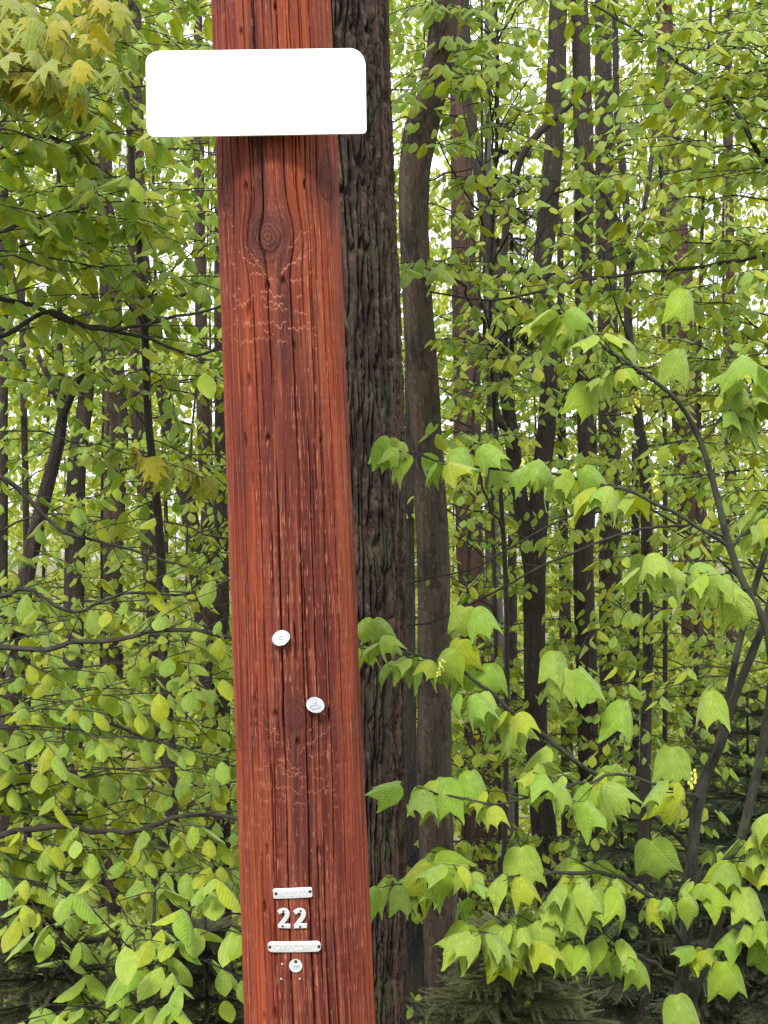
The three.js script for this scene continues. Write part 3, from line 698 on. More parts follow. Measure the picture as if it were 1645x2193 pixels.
// ---- the two large trunks beside the pole
function barkTrunk(name, label, st, { cols, rows, relief, bark, visible }) {
  const tree = thing(name, label, 'tree', st.foot), { P } = fine(st, 200), c = new THREE.CatmullRomCurve3(st.pts, false, 'centripetal');
  const m = st.pts.length - 1, p = [], uv = [], ix = [], ths = [], ts = [];
  for (let i = 0; i <= cols; i++) ths.push(lerp(-1.8, 1.8, i / cols));
  for (let i = 1; i <= 30; i++) ths.push(1.8 + (Math.PI * 2 - 3.6) * i / 30);
  for (let i = 0; i <= rows; i++) ts.push(i / rows);
  let len = 0, prev = null;
  for (const t of ts) {
    const k = Math.min(m - 1e-6, t * m), j = Math.floor(k), q = c.getPoint(t), tan = c.getTangent(t), R = lerp(st.rad[j], st.rad[j + 1], smooth(0, 1, k - j));
    if (prev) len += q.distanceTo(prev); prev = q;
    const sx = V(1, 0, 0).addScaledVector(tan, -tan.x).normalize(), sz = V().crossVectors(sx, tan).normalize();
    for (const th of ths) {
      const tt = th > Math.PI ? th - Math.PI * 2 : th, r = R + (Math.abs(tt) < 2.0 ? relief(tt * R, len) : 0);
      p.push(q.x + sx.x * Math.sin(th) * r + sz.x * Math.cos(th) * r - st.foot.x, q.y + sx.y * Math.sin(th) * r + sz.y * Math.cos(th) * r - st.foot.y, q.z + sx.z * Math.sin(th) * r + sz.z * Math.cos(th) * r - st.foot.z);
      uv.push(th * st.rad[1], len);
    }
  }
  const w = ths.length;
  for (let j = 0; j < ts.length - 1; j++) for (let i = 0; i < w - 1; i++) { const k = j * w + i; ix.push(k, k + 1, k + w, k + 1, k + w + 1, k + w); }
  const g = new THREE.BufferGeometry();
  g.setAttribute('position', new THREE.Float32BufferAttribute(p, 3)); g.setAttribute('uv', new THREE.Float32BufferAttribute(uv, 2)); g.setIndex(ix); g.computeVertexNormals();
  part('trunk', g, bark, tree);
  return tree;
}
const ridge = (x) => 1 - Math.abs(2 * x - 1);
barkTrunk('furrowed_tree', 'thick tree trunk with deep furrowed dark brown bark close behind the pole', stem([[700, -60, 250], [706, 200, 250], [722, 500, 248], [736, 900, 250], [742, 1300, 244], [742, 1700, 244], [738, 2260, 250]], 5.2, { topRise: 2.5 }), {
  cols: 380, rows: 900, bark: BARK.furrowed,
  relief: (s, l) => {
    const a = s + 0.02 * (fbm(s * 18, l * 4, 510, 2) - 0.5) + 0.007 * (noise(s * 60, l * 15, 511) - 0.5);
    const f1 = Math.abs(2 * noise(a * 72, l * 4, 520) - 1), f2 = Math.abs(2 * noise(a * 95 + 9, l * 5.5, 530) - 1), cross = Math.abs(2 * noise(a * 70, l * 27, 535) - 1);
    const furrow = Math.min(smooth(0.0, 0.34, f1), smooth(0.0, 0.3, f2)), crack = smooth(0, 0.2, cross);
    return 0.03 * (furrow - 0.75) + 0.005 * (crack - 0.7) * furrow + 0.008 * (noise(a * 220, l * 60, 540) - 0.5) + 0.008 * (fbm(s * 5, l * 1.5, 550, 2) - 0.5);
  },
});
barkTrunk('curved_tree', 'slender grey brown tree with a high bend and patchy bark beside the thick trunk', stem([[958, -70, 56], [952, 30, 58], [945, 100, 60], [926, 200, 62], [900, 290, 72], [889, 380, 65], [888, 500, 64], [893, 620, 65], [905, 800, 68], [918, 1000, 67], [928, 1200, 69], [930, 1400, 70], [930, 1600, 73], [934, 1800, 73], [943, 2000, 74], [956, 2260, 78]], 6.9, { topRise: 2.5 }), {
  cols: 170, rows: 520, bark: BARK.smooth,
  relief: (s, l) => 0.009 * (fbm(s * 95, l * 7, 610, 3) - 0.5) + 0.01 * (fbm(s * 8, l * 3, 620, 2) - 0.5),
});
// ---- trunks in the middle distance
const BEECH = { size: 0.094, gap: 0.043, twig: 0.34, hang: 0.55 };
const MIDLEAF = { size: 0.075, gap: 0.06, twig: 0.42, twigStep: 0.15, hang: 0.6, sides: 4, twigSides: 3, twigThick: 1.2 };
leafyTree({ name: 'forked_tree', label: 'dark barked tree whose trunk forks into two upright stems', seed: 1001, kind: 'beech', geo: 'beechMid', rows: 70, trunkSides: 18, bark: BARK.dark, most: 160,
  stem: stem([[1197, -40, 38], [1192, 150, 40], [1187, 300, 42], [1172, 480, 42], [1158, 600, 40], [1175, 750, 38], [1172, 900, 38], [1160, 1010, 40], [1150, 1130, 46], [1146, 1220, 48], [1145, 1400, 47], [1150, 1600, 49], [1165, 1780, 54], [1185, 2000, 58], [1190, 2260, 62]], 9),
  forks: [{ pts: [at(1144, 1240, 9), at(1128, 1150, 9), at(1113, 1060, 8.95), at(1098, 950, 8.9), at(1086, 850, 8.9), at(1072, 690, 8.9), at(1046, 500, 8.95), at(1016, 310, 9), at(1000, 110, 9), at(985, -150, 9)], rad: [20, 18, 17, 16, 14, 13, 12, 11, 10, 8].map((w) => w / FOCAL * 9) },
    { pts: [at(1098, 950, 8.9), at(1072, 905, 8.7), at(1060, 860, 8.7), at(1075, 600, 8.7), at(1085, 480, 8.7), at(1120, 330, 8.6), at(1190, 250, 8.6), at(1260, 190, 8.6)], rad: [9, 8, 7, 8, 8, 8, 8, 6].map((w) => w / FOCAL * 8.7) }],
  leaf: MIDLEAF, regions: [{ box: [1000, 640, 1330, 1050], depth: [7.6, 9.5], n: 8 }, { box: [960, 1050, 1330, 2000], depth: [7.8, 10], n: 16 }] });
leafyTree({ name: 'straight_tree', label: 'straight dark trunk with small knots, next to the forked tree', seed: 1002, kind: 'beech', geo: 'beechMid', rows: 70, trunkSides: 18, bark: BARK.dark, most: 160,
  stem: stem([[1240, -40, 38], [1246, 150, 40], [1250, 300, 43], [1250, 450, 40], [1250, 600, 38], [1254, 800, 42], [1258, 1000, 41], [1250, 1200, 43], [1256, 1400, 46], [1260, 1600, 45], [1268, 1850, 50], [1278, 2260, 56]], 9.3),
  leaf: MIDLEAF, regions: [{ box: [1150, 500, 1500, 1100], depth: [8, 10], n: 9 }, { box: [1150, 1100, 1600, 2100], depth: [8, 10.4], n: 16 }] });
leafyTree({ name: 'reddish_tree', label: 'broad trunk with reddish brown flaky bark rising behind light foliage', seed: 1003, rows: 60, trunkSides: 20, bark: BARK.red,
  stem: stem([[1420, -40, 34], [1428, 150, 40], [1436, 400, 50], [1450, 550, 62], [1460, 700, 64], [1472, 950, 60], [1488, 1200, 66], [1500, 1500, 70], [1510, 2260, 80]], 14) });
leafyTree({ name: 'reddish_tree', label: 'reddish brown trunk showing in pieces between the curved tree and the forked tree', seed: 1004, rows: 60, trunkSides: 18, bark: BARK.red,
  stem: stem([[985, -40, 40], [988, 300, 46], [994, 600, 54], [1000, 800, 58], [1000, 1000, 58], [1008, 1200, 58], [1022, 1450, 64], [1030, 1650, 70], [1020, 1900, 80], [1015, 2260, 86]], 12.5) });
leafyTree({ name: 'grey_tree', label: 'pale grey trunk standing right against the reddish trunk low in the woods', seed: 1005, rows: 40, trunkSides: 16, bark: BARK.grey,
  stem: stem([[1048, 700, 18], [1056, 1200, 34], [1066, 1500, 44], [1075, 1650, 50], [1080, 1900, 54], [1085, 2260, 60]], 13.4) });
leafyTree({ name: 'slim_tree', label: 'slim dark stem with a side fork, between the straight trunk and the broad reddish trunk', seed: 1006, kind: 'beech', geo: 'beechMid', rows: 60, bark: BARK.dark, most: 200,
  stem: stem([[1318, 100, 14], [1322, 250, 14], [1340, 420, 16], [1344, 600, 17], [1346, 700, 19], [1360, 850, 22], [1380, 1000, 25], [1386, 1200, 26], [1388, 1400, 22], [1382, 1600, 24], [1380, 2260, 28]], 8.2, { topRise: 1.5 }),
  forks: [{ pts: [at(1344, 560, 8.2), at(1320, 470, 8.1), at(1275, 380, 8), at(1245, 300, 8), at(1225, 180, 8)], rad: [8, 6, 5, 5, 4].map((w) => w / FOCAL * 8) }, { pts: [at(1344, 600, 8.2), at(1370, 500, 8.2), at(1400, 300, 8.3), at(1415, 60, 8.4)], rad: [7, 6, 5, 4].map((w) => w / FOCAL * 8) }],
  leaf: MIDLEAF, regions: [{ box: [1240, 350, 1560, 1000], depth: [7, 9], n: 14 }, { box: [1240, 900, 1640, 1900], depth: [7, 9], n: 22 }] });
// woods on the other side of the pole
leafyTree({ name: 'slim_tree', label: 'slim dark sapling stem that stays thin along its height, in front of two mossy trunks', seed: 1010, kind: 'beech', geo: 'beech', rows: 70, bark: BARK.dark,
  stem: stem([[252, 40, 9], [256, 120, 11], [275, 230, 12], [285, 400, 14], [300, 550, 15], [310, 700, 16], [318, 900, 17], [334, 1050, 18], [345, 1200, 20], [350, 1400, 25], [362, 1600, 28], [370, 1800, 30], [374, 2000, 30], [376, 2260, 32]], 6.2, { topRise: 1 }),
  leaf: { ...BEECH, size: 0.088 }, regions: [{ box: [130, 480, 480, 760], depth: [5.2, 6.6], n: 8 }, { box: [180, 780, 500, 1300], depth: [5.2, 6.6], n: 6, leaf: { miss: 0.3 } }, { box: [220, 1300, 500, 1900], depth: [5.2, 6.4], n: 12 }] });
leafyTree({ name: 'mossy_tree', label: 'upright mossy trunk behind the slim sapling stem', seed: 1011, rows: 50, trunkSides: 18, bark: BARK.furrowed,
  stem: stem([[285, -40, 34], [290, 300, 38], [296, 600, 44], [300, 750, 46], [305, 950, 45], [315, 1050, 43], [330, 1250, 44], [345, 1500, 46], [350, 2260, 54]], 11) });
leafyTree({ name: 'mossy_tree', label: 'mossy trunk with a thick lower bole, leaning slightly, next to the upright mossy trunk', seed: 1012, rows: 50, trunkSides: 18, bark: BARK.furrowed,
  stem: stem([[200, -40, 24], [215, 300, 30], [236, 600, 46], [242, 760, 44], [256, 900, 38], [250, 1050, 40], [242, 1160, 46], [238, 1500, 50], [230, 2260, 56]], 11.6),
  forks: [{ pts: [at(256, 880, 11.6), at(224, 760, 11.5), at(180, 520, 11.5), at(160, 300, 11.5)], rad: [13, 13, 11, 8].map((w) => w / FOCAL * 11.6) }] });
leafyTree({ name: 'mossy_tree', label: 'dark trunk thickening downwards, beside the forked leaning stem', seed: 1013, rows: 50, trunkSides: 18, bark: BARK.dark,
  stem: stem([[180, -40, 20], [186, 500, 28], [190, 740, 33], [182, 870, 34], [166, 980, 40], [160, 1200, 44], [150, 2260, 50]], 10.4) });
leafyTree({ name: 'leaning_tree', label: 'leaning stem that splits into three bare forks', seed: 1014, kind: 'beech', geo: 'beech', rows: 50, bark: BARK.dark,
  stem: stem([[128, 690, 12], [130, 790, 16], [136, 870, 22], [122, 960, 28], [96, 1060, 31], [60, 1220, 36], [36, 1400, 39], [10, 1700, 42], [-20, 2260, 46]], 6.8, { topRise: 0.9 }),
  forks: [{ pts: [at(134, 890, 6.8), at(115, 830, 6.8), at(85, 770, 6.8), at(60, 700, 6.9), at(20, 560, 6.9), at(0, 470, 7)], rad: [9, 7, 6, 6, 5, 3].map((w) => w / FOCAL * 6.8) }, { pts: [at(138, 885, 6.8), at(160, 830, 6.75), at(185, 780, 6.7), at(230, 705, 6.6), at(330, 660, 6.5), at(440, 610, 6.4)], rad: [9, 9, 8, 7, 5, 3].map((w) => w / FOCAL * 6.8) }],
  leaf: { ...BEECH, size: 0.08 }, regions: [{ box: [0, 560, 180, 800], depth: [5.8, 7], n: 6 }, { box: [0, 1150, 260, 1450], depth: [5.6, 7], n: 8 }, { box: [60, 60, 420, 480], depth: [6.2, 7.2], n: 12 }] });
for (const [rows, d, seed, label] of [[[[48, 600, 12], [50, 800, 15], [57, 1200, 14], [60, 2260, 20]], 10, 1, 'thin dark trunk behind the splitting forks of the leaning stem'], [[[8, 700, 20], [5, 1150, 24], [2, 2260, 30]], 11, 2, 'dark trunk just past the foot of the leaning stem'], [[[428, 500, 24], [436, 900, 30], [446, 1080, 34], [455, 1500, 36], [460, 2260, 40]], 13, 3, 'mid brown trunk seen close beside the pole edge, behind beech leaves'], [[[300, 500, 26], [362, 900, 34], [402, 1080, 36], [440, 1400, 36], [470, 2260, 44]], 14, 4, 'slanting trunk that leans over behind the upright mossy trunk'], [[[472, 800, 26], [476, 1400, 32], [480, 2260, 38]], 12, 5, 'trunk half covered by the edge of the pole'], [[[232, 700, 14], [226, 1000, 17], [222, 2260, 22]], 13, 6, 'thin trunk tucked behind the mossy trunk with the thick bole'], [[[1292, 100, 36], [1296, 400, 42], [1300, 600, 44], [1305, 1000, 46], [1310, 2260, 60]], 12.6, 7, 'trunk showing close behind the straight dark trunk'], [[[1205, 1080, 20], [1212, 1400, 26], [1218, 2260, 30]], 15, 8, 'low dark trunk between the forked tree and the straight trunk'], [[[1560, 100, 16], [1566, 1000, 22], [1570, 2260, 30]], 15, 9, 'thin trunk behind the upper striped maple stems'], [[[1355, 1850, 26], [1352, 2000, 30], [1350, 2260, 32]], 10.6, 10, 'low trunk between the straight trunk and the striped maple stem'], [[[880, 1500, 22], [886, 1900, 40], [890, 2260, 48]], 8.6, 11, 'very dark trunk squeezed between the thick furrowed trunk and the curved tree']])
  leafyTree({ name: 'bare_trunk', label, group: 'plain trunks back in the woods', seed: 1100 + seed, rows: 40, trunkSides: 14, bark: seed % 3 ? BARK.dark : BARK.furrowed, stem: stem(rows, d) });

// ---- leafy understory close to the road
leafyTree({ name: 'olive_maple', label: 'maple with olive yellow young lobed leaves reaching in above the beeches', seed: 1201, kind: 'maple', geo: 'maple', palette: 'olive', rows: 30, bark: BARK.dark,
  stem: stem([[-420, -200, 50], [-400, 1000, 66], [-380, 2260, 76]], 4.9, { topRise: 1 }),
  leaf: { size: 0.11, gap: 0.06, twig: 0.22, hang: 0.9, petiole: 0.5, pairs: true, twigStep: 0.09 }, regions: [{ box: [0, -30, 225, 190], depth: [4.4, 5], n: 6, reach: 0.8 }, { box: [300, 1560, 470, 1700], depth: [6.2, 6.6], n: 1, reach: 0.4 }, { box: [360, 990, 480, 1060], depth: [5.6, 6], n: 1, reach: 0.35 }] });
leafyTree({ name: 'beech_sapling', label: 'beech with drooping toothed leaves filling the space beside the white board', seed: 1202, rows: 40, bark: BARK.dark,
  stem: stem([[-170, -300, 34], [-150, 1000, 46], [-130, 2260, 54]], 5.6, { topRise: 1 }),
  leaf: BEECH, regions: [{ box: [0, 120, 470, 640], depth: [4.7, 6.2], n: 20, reach: 0.9 }, { box: [180, -30, 470, 130], depth: [4.8, 6], n: 8, reach: 0.8 }],
  limbsAt: [{ pts: [[-150, 760, 5.6], [0, 722, 5.5], [110, 665, 5.4], [200, 705, 5.4], [330, 690, 5.3], [480, 655, 5.2]], w: [13, 5], leaf: { miss: 0.75 } }, { pts: [[-150, 690, 5.6], [0, 640, 5.5], [180, 700, 5.5], [300, 720, 5.4], [430, 760, 5.4], [490, 740, 5.4]], w: [12, 4], leaf: { miss: 0.6 } }, { pts: [[-150, 420, 5.6], [0, 300, 5.5], [140, 305, 5.4], [200, 350, 5.3]], w: [14, 5] }] });
leafyTree({ name: 'beech_sapling', label: 'beech with long crooked bare boughs crossing low behind the pole', seed: 1203, rows: 40, bark: BARK.dark,
  stem: stem([[-330, -300, 40], [-300, 1000, 58], [-280, 2260, 66]], 5.2, { topRise: 1 }),
  leaf: { ...BEECH, size: 0.09 },
  regions: [{ box: [0, 1400, 500, 1960], depth: [4.6, 5.8], n: 26, reach: 0.8 }],
  limbsAt: [{ pts: [[-290, 1500, 5.2], [-100, 1380, 5.1], [0, 1384, 5], [110, 1388, 5], [150, 1375, 5], [240, 1372, 5], [330, 1352, 5], [430, 1352, 5], [520, 1375, 5]], w: [14, 8], leaf: { miss: 0.8 } }, { pts: [[-290, 1950, 5.2], [-100, 1820, 5], [0, 1790, 4.9], [130, 1768, 4.9], [210, 1780, 4.9], [290, 1778, 4.9], [400, 1744, 4.9], [520, 1756, 4.9]], w: [14, 8], leaf: { miss: 0.75 } }, { pts: [[-290, 1350, 5.2], [0, 1275, 5.2], [60, 1262, 5.2], [110, 1290, 5.2], [170, 1310, 5.2], [250, 1275, 5.2], [420, 1270, 5.2], [500, 1240, 5.2]], w: [12, 4], leaf: { miss: 0.7 } }, { pts: [[-290, 1000, 5.4], [0, 1020, 5.6], [75, 1085, 5.6], [140, 1140, 5.6], [300, 1180, 5.6], [480, 1250, 5.6]], w: [14, 4], leaf: { miss: 0.8 } }, { pts: [[140, 1480, 5.3], [230, 1545, 5.3], [360, 1600, 5.3], [480, 1650, 5.3], [530, 1650, 5.3]], w: [8, 4], leaf: { miss: 0.8 } }] });
leafyTree({ name: 'viburnum_shrub', label: 'low shrub with large fresh drooping leaves among dark spruce boughs', category: 'shrub', seed: 1204, geo: 'beech', palette: 'fresh', rows: 24, bark: BARK.twig,
  stem: stem([[330, 1980, 8], [322, 2100, 10], [310, 2260, 12]], 4.6, { topRise: 0.1 }),
  leaf: { size: 0.105, gap: 0.07, twig: 0.26, hang: 0.5, pairs: true, twigStep: 0.13 }, regions: [{ box: [40, 1830, 500, 2200], depth: [4.2, 4.9], n: 16, reach: 0.6 }, { box: [-40, 2040, 200, 2190], depth: [4.3, 4.6], n: 2, reach: 0.4 }] });
leafyTree({ name: 'beech_sapling', label: 'beech spreading fine hanging leaves in layers above the broad reddish trunk', seed: 1205, rows: 40, bark: BARK.dark, palette: 'beech',
  stem: stem([[1900, -300, 34], [1890, 1000, 50], [1880, 2260, 60]], 6.6, { topRise: 1 }),
  leaf: { ...BEECH, size: 0.074 }, regions: [{ box: [1230, -30, 1660, 330], depth: [5.4, 7], n: 24, reach: 1.0 }, { box: [1290, 330, 1660, 860], depth: [5.6, 7.4], n: 22, reach: 0.8 }, { box: [1330, 860, 1660, 1500], depth: [5.6, 7.4], n: 16, reach: 0.7 }],
  limbsAt: [{ pts: [[1890, 420, 6.6], [1645, 350, 6.4], [1560, 215, 6.4], [1450, 130, 6.4], [1390, 80, 6.4], [1270, 10, 6.4]], w: [12, 5], leaf: { miss: 0.5 } }, { pts: [[1890, 560, 6.6], [1645, 545, 6.2], [1500, 575, 6.2], [1400, 580, 6.2], [1250, 600, 6.2], [1080, 640, 6.2], [920, 625, 6.2]], w: [10, 4] }] });
leafyTree({ name: 'beech_sapling', label: 'beech whose leafy sprays hang in front of the forked and straight trunks', seed: 1206, rows: 40, bark: BARK.dark, palette: 'beech',
  stem: stem([[1050, -300, 6], [1066, 200, 8], [1050, 700, 9], [1085, 1300, 11], [1070, 2260, 13]], 7.4, { topRise: 0.5 }),
  leaf: { ...BEECH, size: 0.08 }, regions: [{ box: [840, -20, 1230, 260], depth: [6, 7.4], n: 14, reach: 0.8 }, { box: [850, 540, 1280, 640], depth: [5.6, 6.8], n: 5, reach: 0.8 }, { box: [930, 330, 1140, 500], depth: [6, 7], n: 4, reach: 0.6 }, { box: [930, 680, 1180, 960], depth: [6, 7.2], n: 8, reach: 0.6 }, { box: [1180, 300, 1480, 520], depth: [6, 7], n: 6, reach: 0.7 }] });
leafyTree({ name: 'beech_sapling', label: 'bare twiggy sapling with thin crossing twigs in front of the slender trunks', seed: 1207, rows: 40, bark: BARK.twig, palette: 'beech',
  stem: stem([[1700, 900, 6], [1702, 1400, 12], [1705, 2260, 18]], 7.6, { topRise: 0.6 }),
  leaf: { ...BEECH, size: 0.06, miss: 0.9 },
  limbsAt: [{ pts: [[1702, 1300, 7.6], [1500, 1130, 6.6], [1350, 1140, 6.4], [1170, 1210, 6.2], [1020, 1290, 6.2], [900, 1335, 6.2], [820, 1330, 6.2]], w: [6, 3] }, { pts: [[1702, 1350, 7.6], [1400, 1090, 6.8], [1270, 1090, 6.4], [1130, 1150, 6.2], [1010, 1220, 6.2], [940, 1235, 6.2], [850, 1250, 6.2]], w: [5, 2.5] }] });
// ---- the striped maple beside the road
const MAPLE = { size: 0.086, gap: 0.07, twig: 0.2, hang: 0.5, petiole: 0.35, pairs: true, miss: 0.15, wild: 1.9 };
const stripedMaple = leafyTree({ name: 'striped_maple', label: 'striped maple with big fresh three pointed leaves on dark green stems', seed: 1301, kind: 'goosefoot', geo: 'goosefoot', palette: 'fresh', rows: 60, bark: BARK.green, twigBark: BARK.green, trunkSides: 12,
  stem: stem([[1650, 1290, 17], [1610, 1400, 19], [1570, 1500, 20], [1540, 1600, 22], [1512, 1660, 24], [1492, 1740, 25], [1482, 1830, 27], [1472, 1950, 28], [1462, 2080, 30], [1442, 2260, 32]], 4.5, { topRise: 0.5 }),
  forks: [{ pts: [at(1536, 1610, 4.5), at(1560, 1490, 4.55), at(1585, 1370, 4.6), at(1640, 1180, 4.65), at(1700, 1000, 4.7)], rad: [9, 8, 8, 7, 5].map((w) => w / FOCAL * 4.5) }, { pts: [at(1655, 1440, 4.45), at(1640, 1340, 4.4), at(1600, 1265, 4.4), at(1562, 1170, 4.4), at(1532, 1050, 4.4), at(1500, 945, 4.4), at(1452, 860, 4.35), at(1385, 805, 4.3), at(1290, 740, 4.3)], rad: [9, 9, 8, 8, 7, 6, 5, 4, 3].map((w) => w / FOCAL * 4.4) }, { pts: [at(1442, 2260, 4.5), at(1560, 1900, 4.6), at(1640, 1560, 4.55), at(1655, 1440, 4.45)], rad: [12, 11, 10, 9].map((w) => w / FOCAL * 4.5) }],
  leaf: MAPLE,
  limbsAt: [
    { pts: [[1562, 1172, 4.4], [1480, 1120, 4.35], [1370, 1062, 4.3], [1250, 1028, 4.3], [1120, 1012, 4.25], [985, 996, 4.25], [868, 968, 4.25]], w: [10, 4], step: 0.101, from: 0.3, leaf: { twig: 0.1 } },
    { pts: [[1485, 1830, 4.5], [1390, 1735, 4.45], [1275, 1660, 4.4], [1170, 1580, 4.35], [1070, 1500, 4.3], [985, 1432, 4.3], [900, 1405, 4.3], [800, 1395, 4.3]], w: [13, 4], step: 0.078, from: 0.2, leaf: { twig: 0.14 } },
    { pts: [[1468, 2030, 4.5], [1420, 1950, 4.4], [1350, 1890, 4.3], [1250, 1870, 4.2], [1130, 1875, 4.15], [1010, 1890, 4.1], [850, 1895, 4.1]], w: [12, 4], step: 0.078, from: 0.15, leaf: { twig: 0.16 } },
    { pts: [[1500, 1710, 4.5], [1440, 1690, 4.3], [1330, 1660, 4.2], [1200, 1690, 4.15], [1080, 1720, 4.1], [930, 1700, 4.1]], w: [8, 4], step: 0.094, from: 0.15, leaf: { twig: 0.12 } },
    { pts: [[1472, 1950, 4.5], [1530, 1860, 4.4], [1600, 1810, 4.35], [1680, 1780, 4.3]], w: [9, 4], step: 0.094, from: 0.2, leaf: { twig: 0.16 } },
    { pts: [[1500, 945, 4.4], [1560, 880, 4.4], [1620, 830, 4.4], [1680, 800, 4.4]], w: [6, 4], step: 0.109, from: 0.2, leaf: { twig: 0.14 } },
    { pts: [[1562, 1172, 4.4], [1600, 1140, 4.5], [1660, 1100, 4.5]], w: [6, 4], step: 0.156, from: 0.3, leaf: { twig: 0.14 } },
    { pts: [[1465, 2060, 4.5], [1560, 2010, 4.4], [1640, 1980, 4.35], [1700, 1970, 4.3]], w: [8, 4], step: 0.109, from: 0.2, leaf: { twig: 0.16 } },
    { pts: [[1460, 2100, 4.5], [1380, 2050, 4.35], [1270, 2010, 4.25], [1150, 2010, 4.15], [1010, 1990, 4.1]], w: [9, 4], step: 0.086, from: 0.2, leaf: { twig: 0.14 } },
    { pts: [[1385, 805, 4.3], [1340, 780, 4.3], [1280, 735, 4.3], [1230, 700, 4.3]], w: [5, 3], step: 0.125, from: 0.1, leaf: { twig: 0.12 } },
    { pts: [[1600, 1265, 4.4], [1540, 1240, 4.3], [1460, 1230, 4.2], [1380, 1240, 4.2]], w: [6, 3], step: 0.125, from: 0.2, leaf: { twig: 0.14 } },
  ],
  leafAt: [[835, 938, 4.24, 75, -0.25, 0.25], [822, 940, 4.22, 65, 0.35, 0.2], [862, 946, 4.25, 44, 0.1, 0.5], [972, 962, 4.24, 66, -0.5, 0.3], [990, 958, 4.22, 69, 0.2, 0.3], [1030, 955, 4.24, 66, 0.7, 0.4], [1140, 990, 4.25, 62, -0.4, 0.3], [1150, 985, 4.24, 66, 0.7, 0.3], [1250, 1000, 4.28, 66, 0.6, 0.3], [1215, 1005, 4.28, 62, -0.8, 0.3],
    [798, 1325, 4.28, 62, -0.6, 0.2], [802, 1325, 4.28, 63, 0.75, 0.2], [800, 1335, 4.3, 44, 0.05, 0.4],
    [930, 1842, 4.1, 97, 0.9, 0.3], [915, 1845, 4.1, 97, -0.9, 0.4], [910, 1850, 4.12, 62, -0.1, 0.6],
    [1000, 1980, 4.08, 84, -0.5, 0.3], [1050, 1985, 4.08, 75, 0.1, 0.3], [1090, 1990, 4.08, 79, 0.6, 0.3], [1130, 1985, 4.1, 75, 0.3, 0.3], [1145, 1975, 4.1, 66, 1.1, 0.4], [1075, 2010, 4.1, 97, 0.35, 0.2],
    [1220, 1910, 4.12, 101, 0.3, 0.3], [1275, 1905, 4.12, 75, 0.2, 0.4], [1195, 1920, 4.14, 75, -0.9, 0.4],
    [1470, 620, 4.6, 84, 0.1, 0.3], [1460, 748, 4.5, 84, 0.2, 0.3], [1265, 820, 4.35, 84, -0.1, 0.3], [1580, 830, 4.4, 88, 0.3, 0.3], [1590, 870, 4.4, 84, -0.3, 0.2], [1610, 770, 4.5, 79, 0.8, 0.3],
    [950, 1665, 4.12, 97, -0.4, 0.3], [935, 1670, 4.12, 92, 0.5, 0.3], [1010, 1650, 4.2, 84, 0.5, 0.2], [1085, 1540, 4.3, 79, 0.5, 0.3], [1195, 1395, 4.3, 79, 0.1, 0.3], [1240, 1430, 4.3, 84, 0.8, 0.3], [1210, 1430, 4.3, 79, -0.7, 0.3], [995, 1300, 4.25, 84, -0.2, 0.3], [985, 1370, 4.25, 84, -0.2, 0.3], [1020, 1300, 4.25, 75, 0.5, 0.3], [970, 1390, 4.25, 79, -0.6, 0.3], [1050, 1420, 4.3, 79, 0.2, 0.3], [1440, 1600, 4.4, 88, -0.1, 0.3], [1395, 1800, 4.3, 106, 0.1, 0.3], [1115, 1815, 4.15, 97, 0.1, 0.3], [1340, 1500, 4.4, 88, 0.2, 0.3], [1450, 1690, 4.35, 84, -0.2, 0.3], [1310, 1640, 4.3, 70, 0.2, 0.3],
    [1280, 1690, 4.25, 84, 0.2, 0.3], [1130, 1655, 4.2, 79, 0.1, 0.3], [1565, 1270, 4.35, 92, 0.3, 0.3], [1520, 1480, 4.3, 79, -0.3, 0.3], [1550, 2060, 4.3, 88, 0.1, 0.3], [1450, 2130, 4.3, 84, 0.2, 0.3], [1600, 1900, 4.3, 84, 0.2, 0.3], [1570, 1850, 4.35, 84, -0.3, 0.3], [1640, 2010, 4.3, 97, -0.2, 0.3]],
});
{ // hanging flower strings
  const bead = new THREE.IcosahedronGeometry(0.0042, 1), mat = new THREE.MeshStandardMaterial({ color: new THREE.Color().setRGB(0.42, 0.44, 0.07), roughness: 0.8 }), base = stripedMaple.position;
  for (const [x, y, d, l, seed] of [[1117, 985, 4.22, 66, 1], [1368, 830, 4.3, 60, 2], [1328, 1660, 4.25, 44, 3], [1488, 1650, 4.35, 40, 4], [950, 1415, 4.2, 36, 5], [1410, 1010, 4.3, 46, 6], [905, 1890, 4.1, 30, 7]]) {
    const r = rng(900 + seed), gs = [], top = at(x, y, d).sub(base), n = Math.round(l / 3);
    for (let i = 0; i < n; i++) { const t = i / n; gs.push(bead.clone().scale(0.7 + r() * 0.6, 1 + r() * 0.6, 0.7 + r() * 0.6).translate(top.x + (r() - 0.5) * 0.018 - t * 0.012, top.y - t * l / FOCAL * d, top.z + (r() - 0.5) * 0.018)); }
    part('flower_string', mergeGeometries(gs), mat, stripedMaple);
  }
}
console.log('near leaves', leafMeshes);

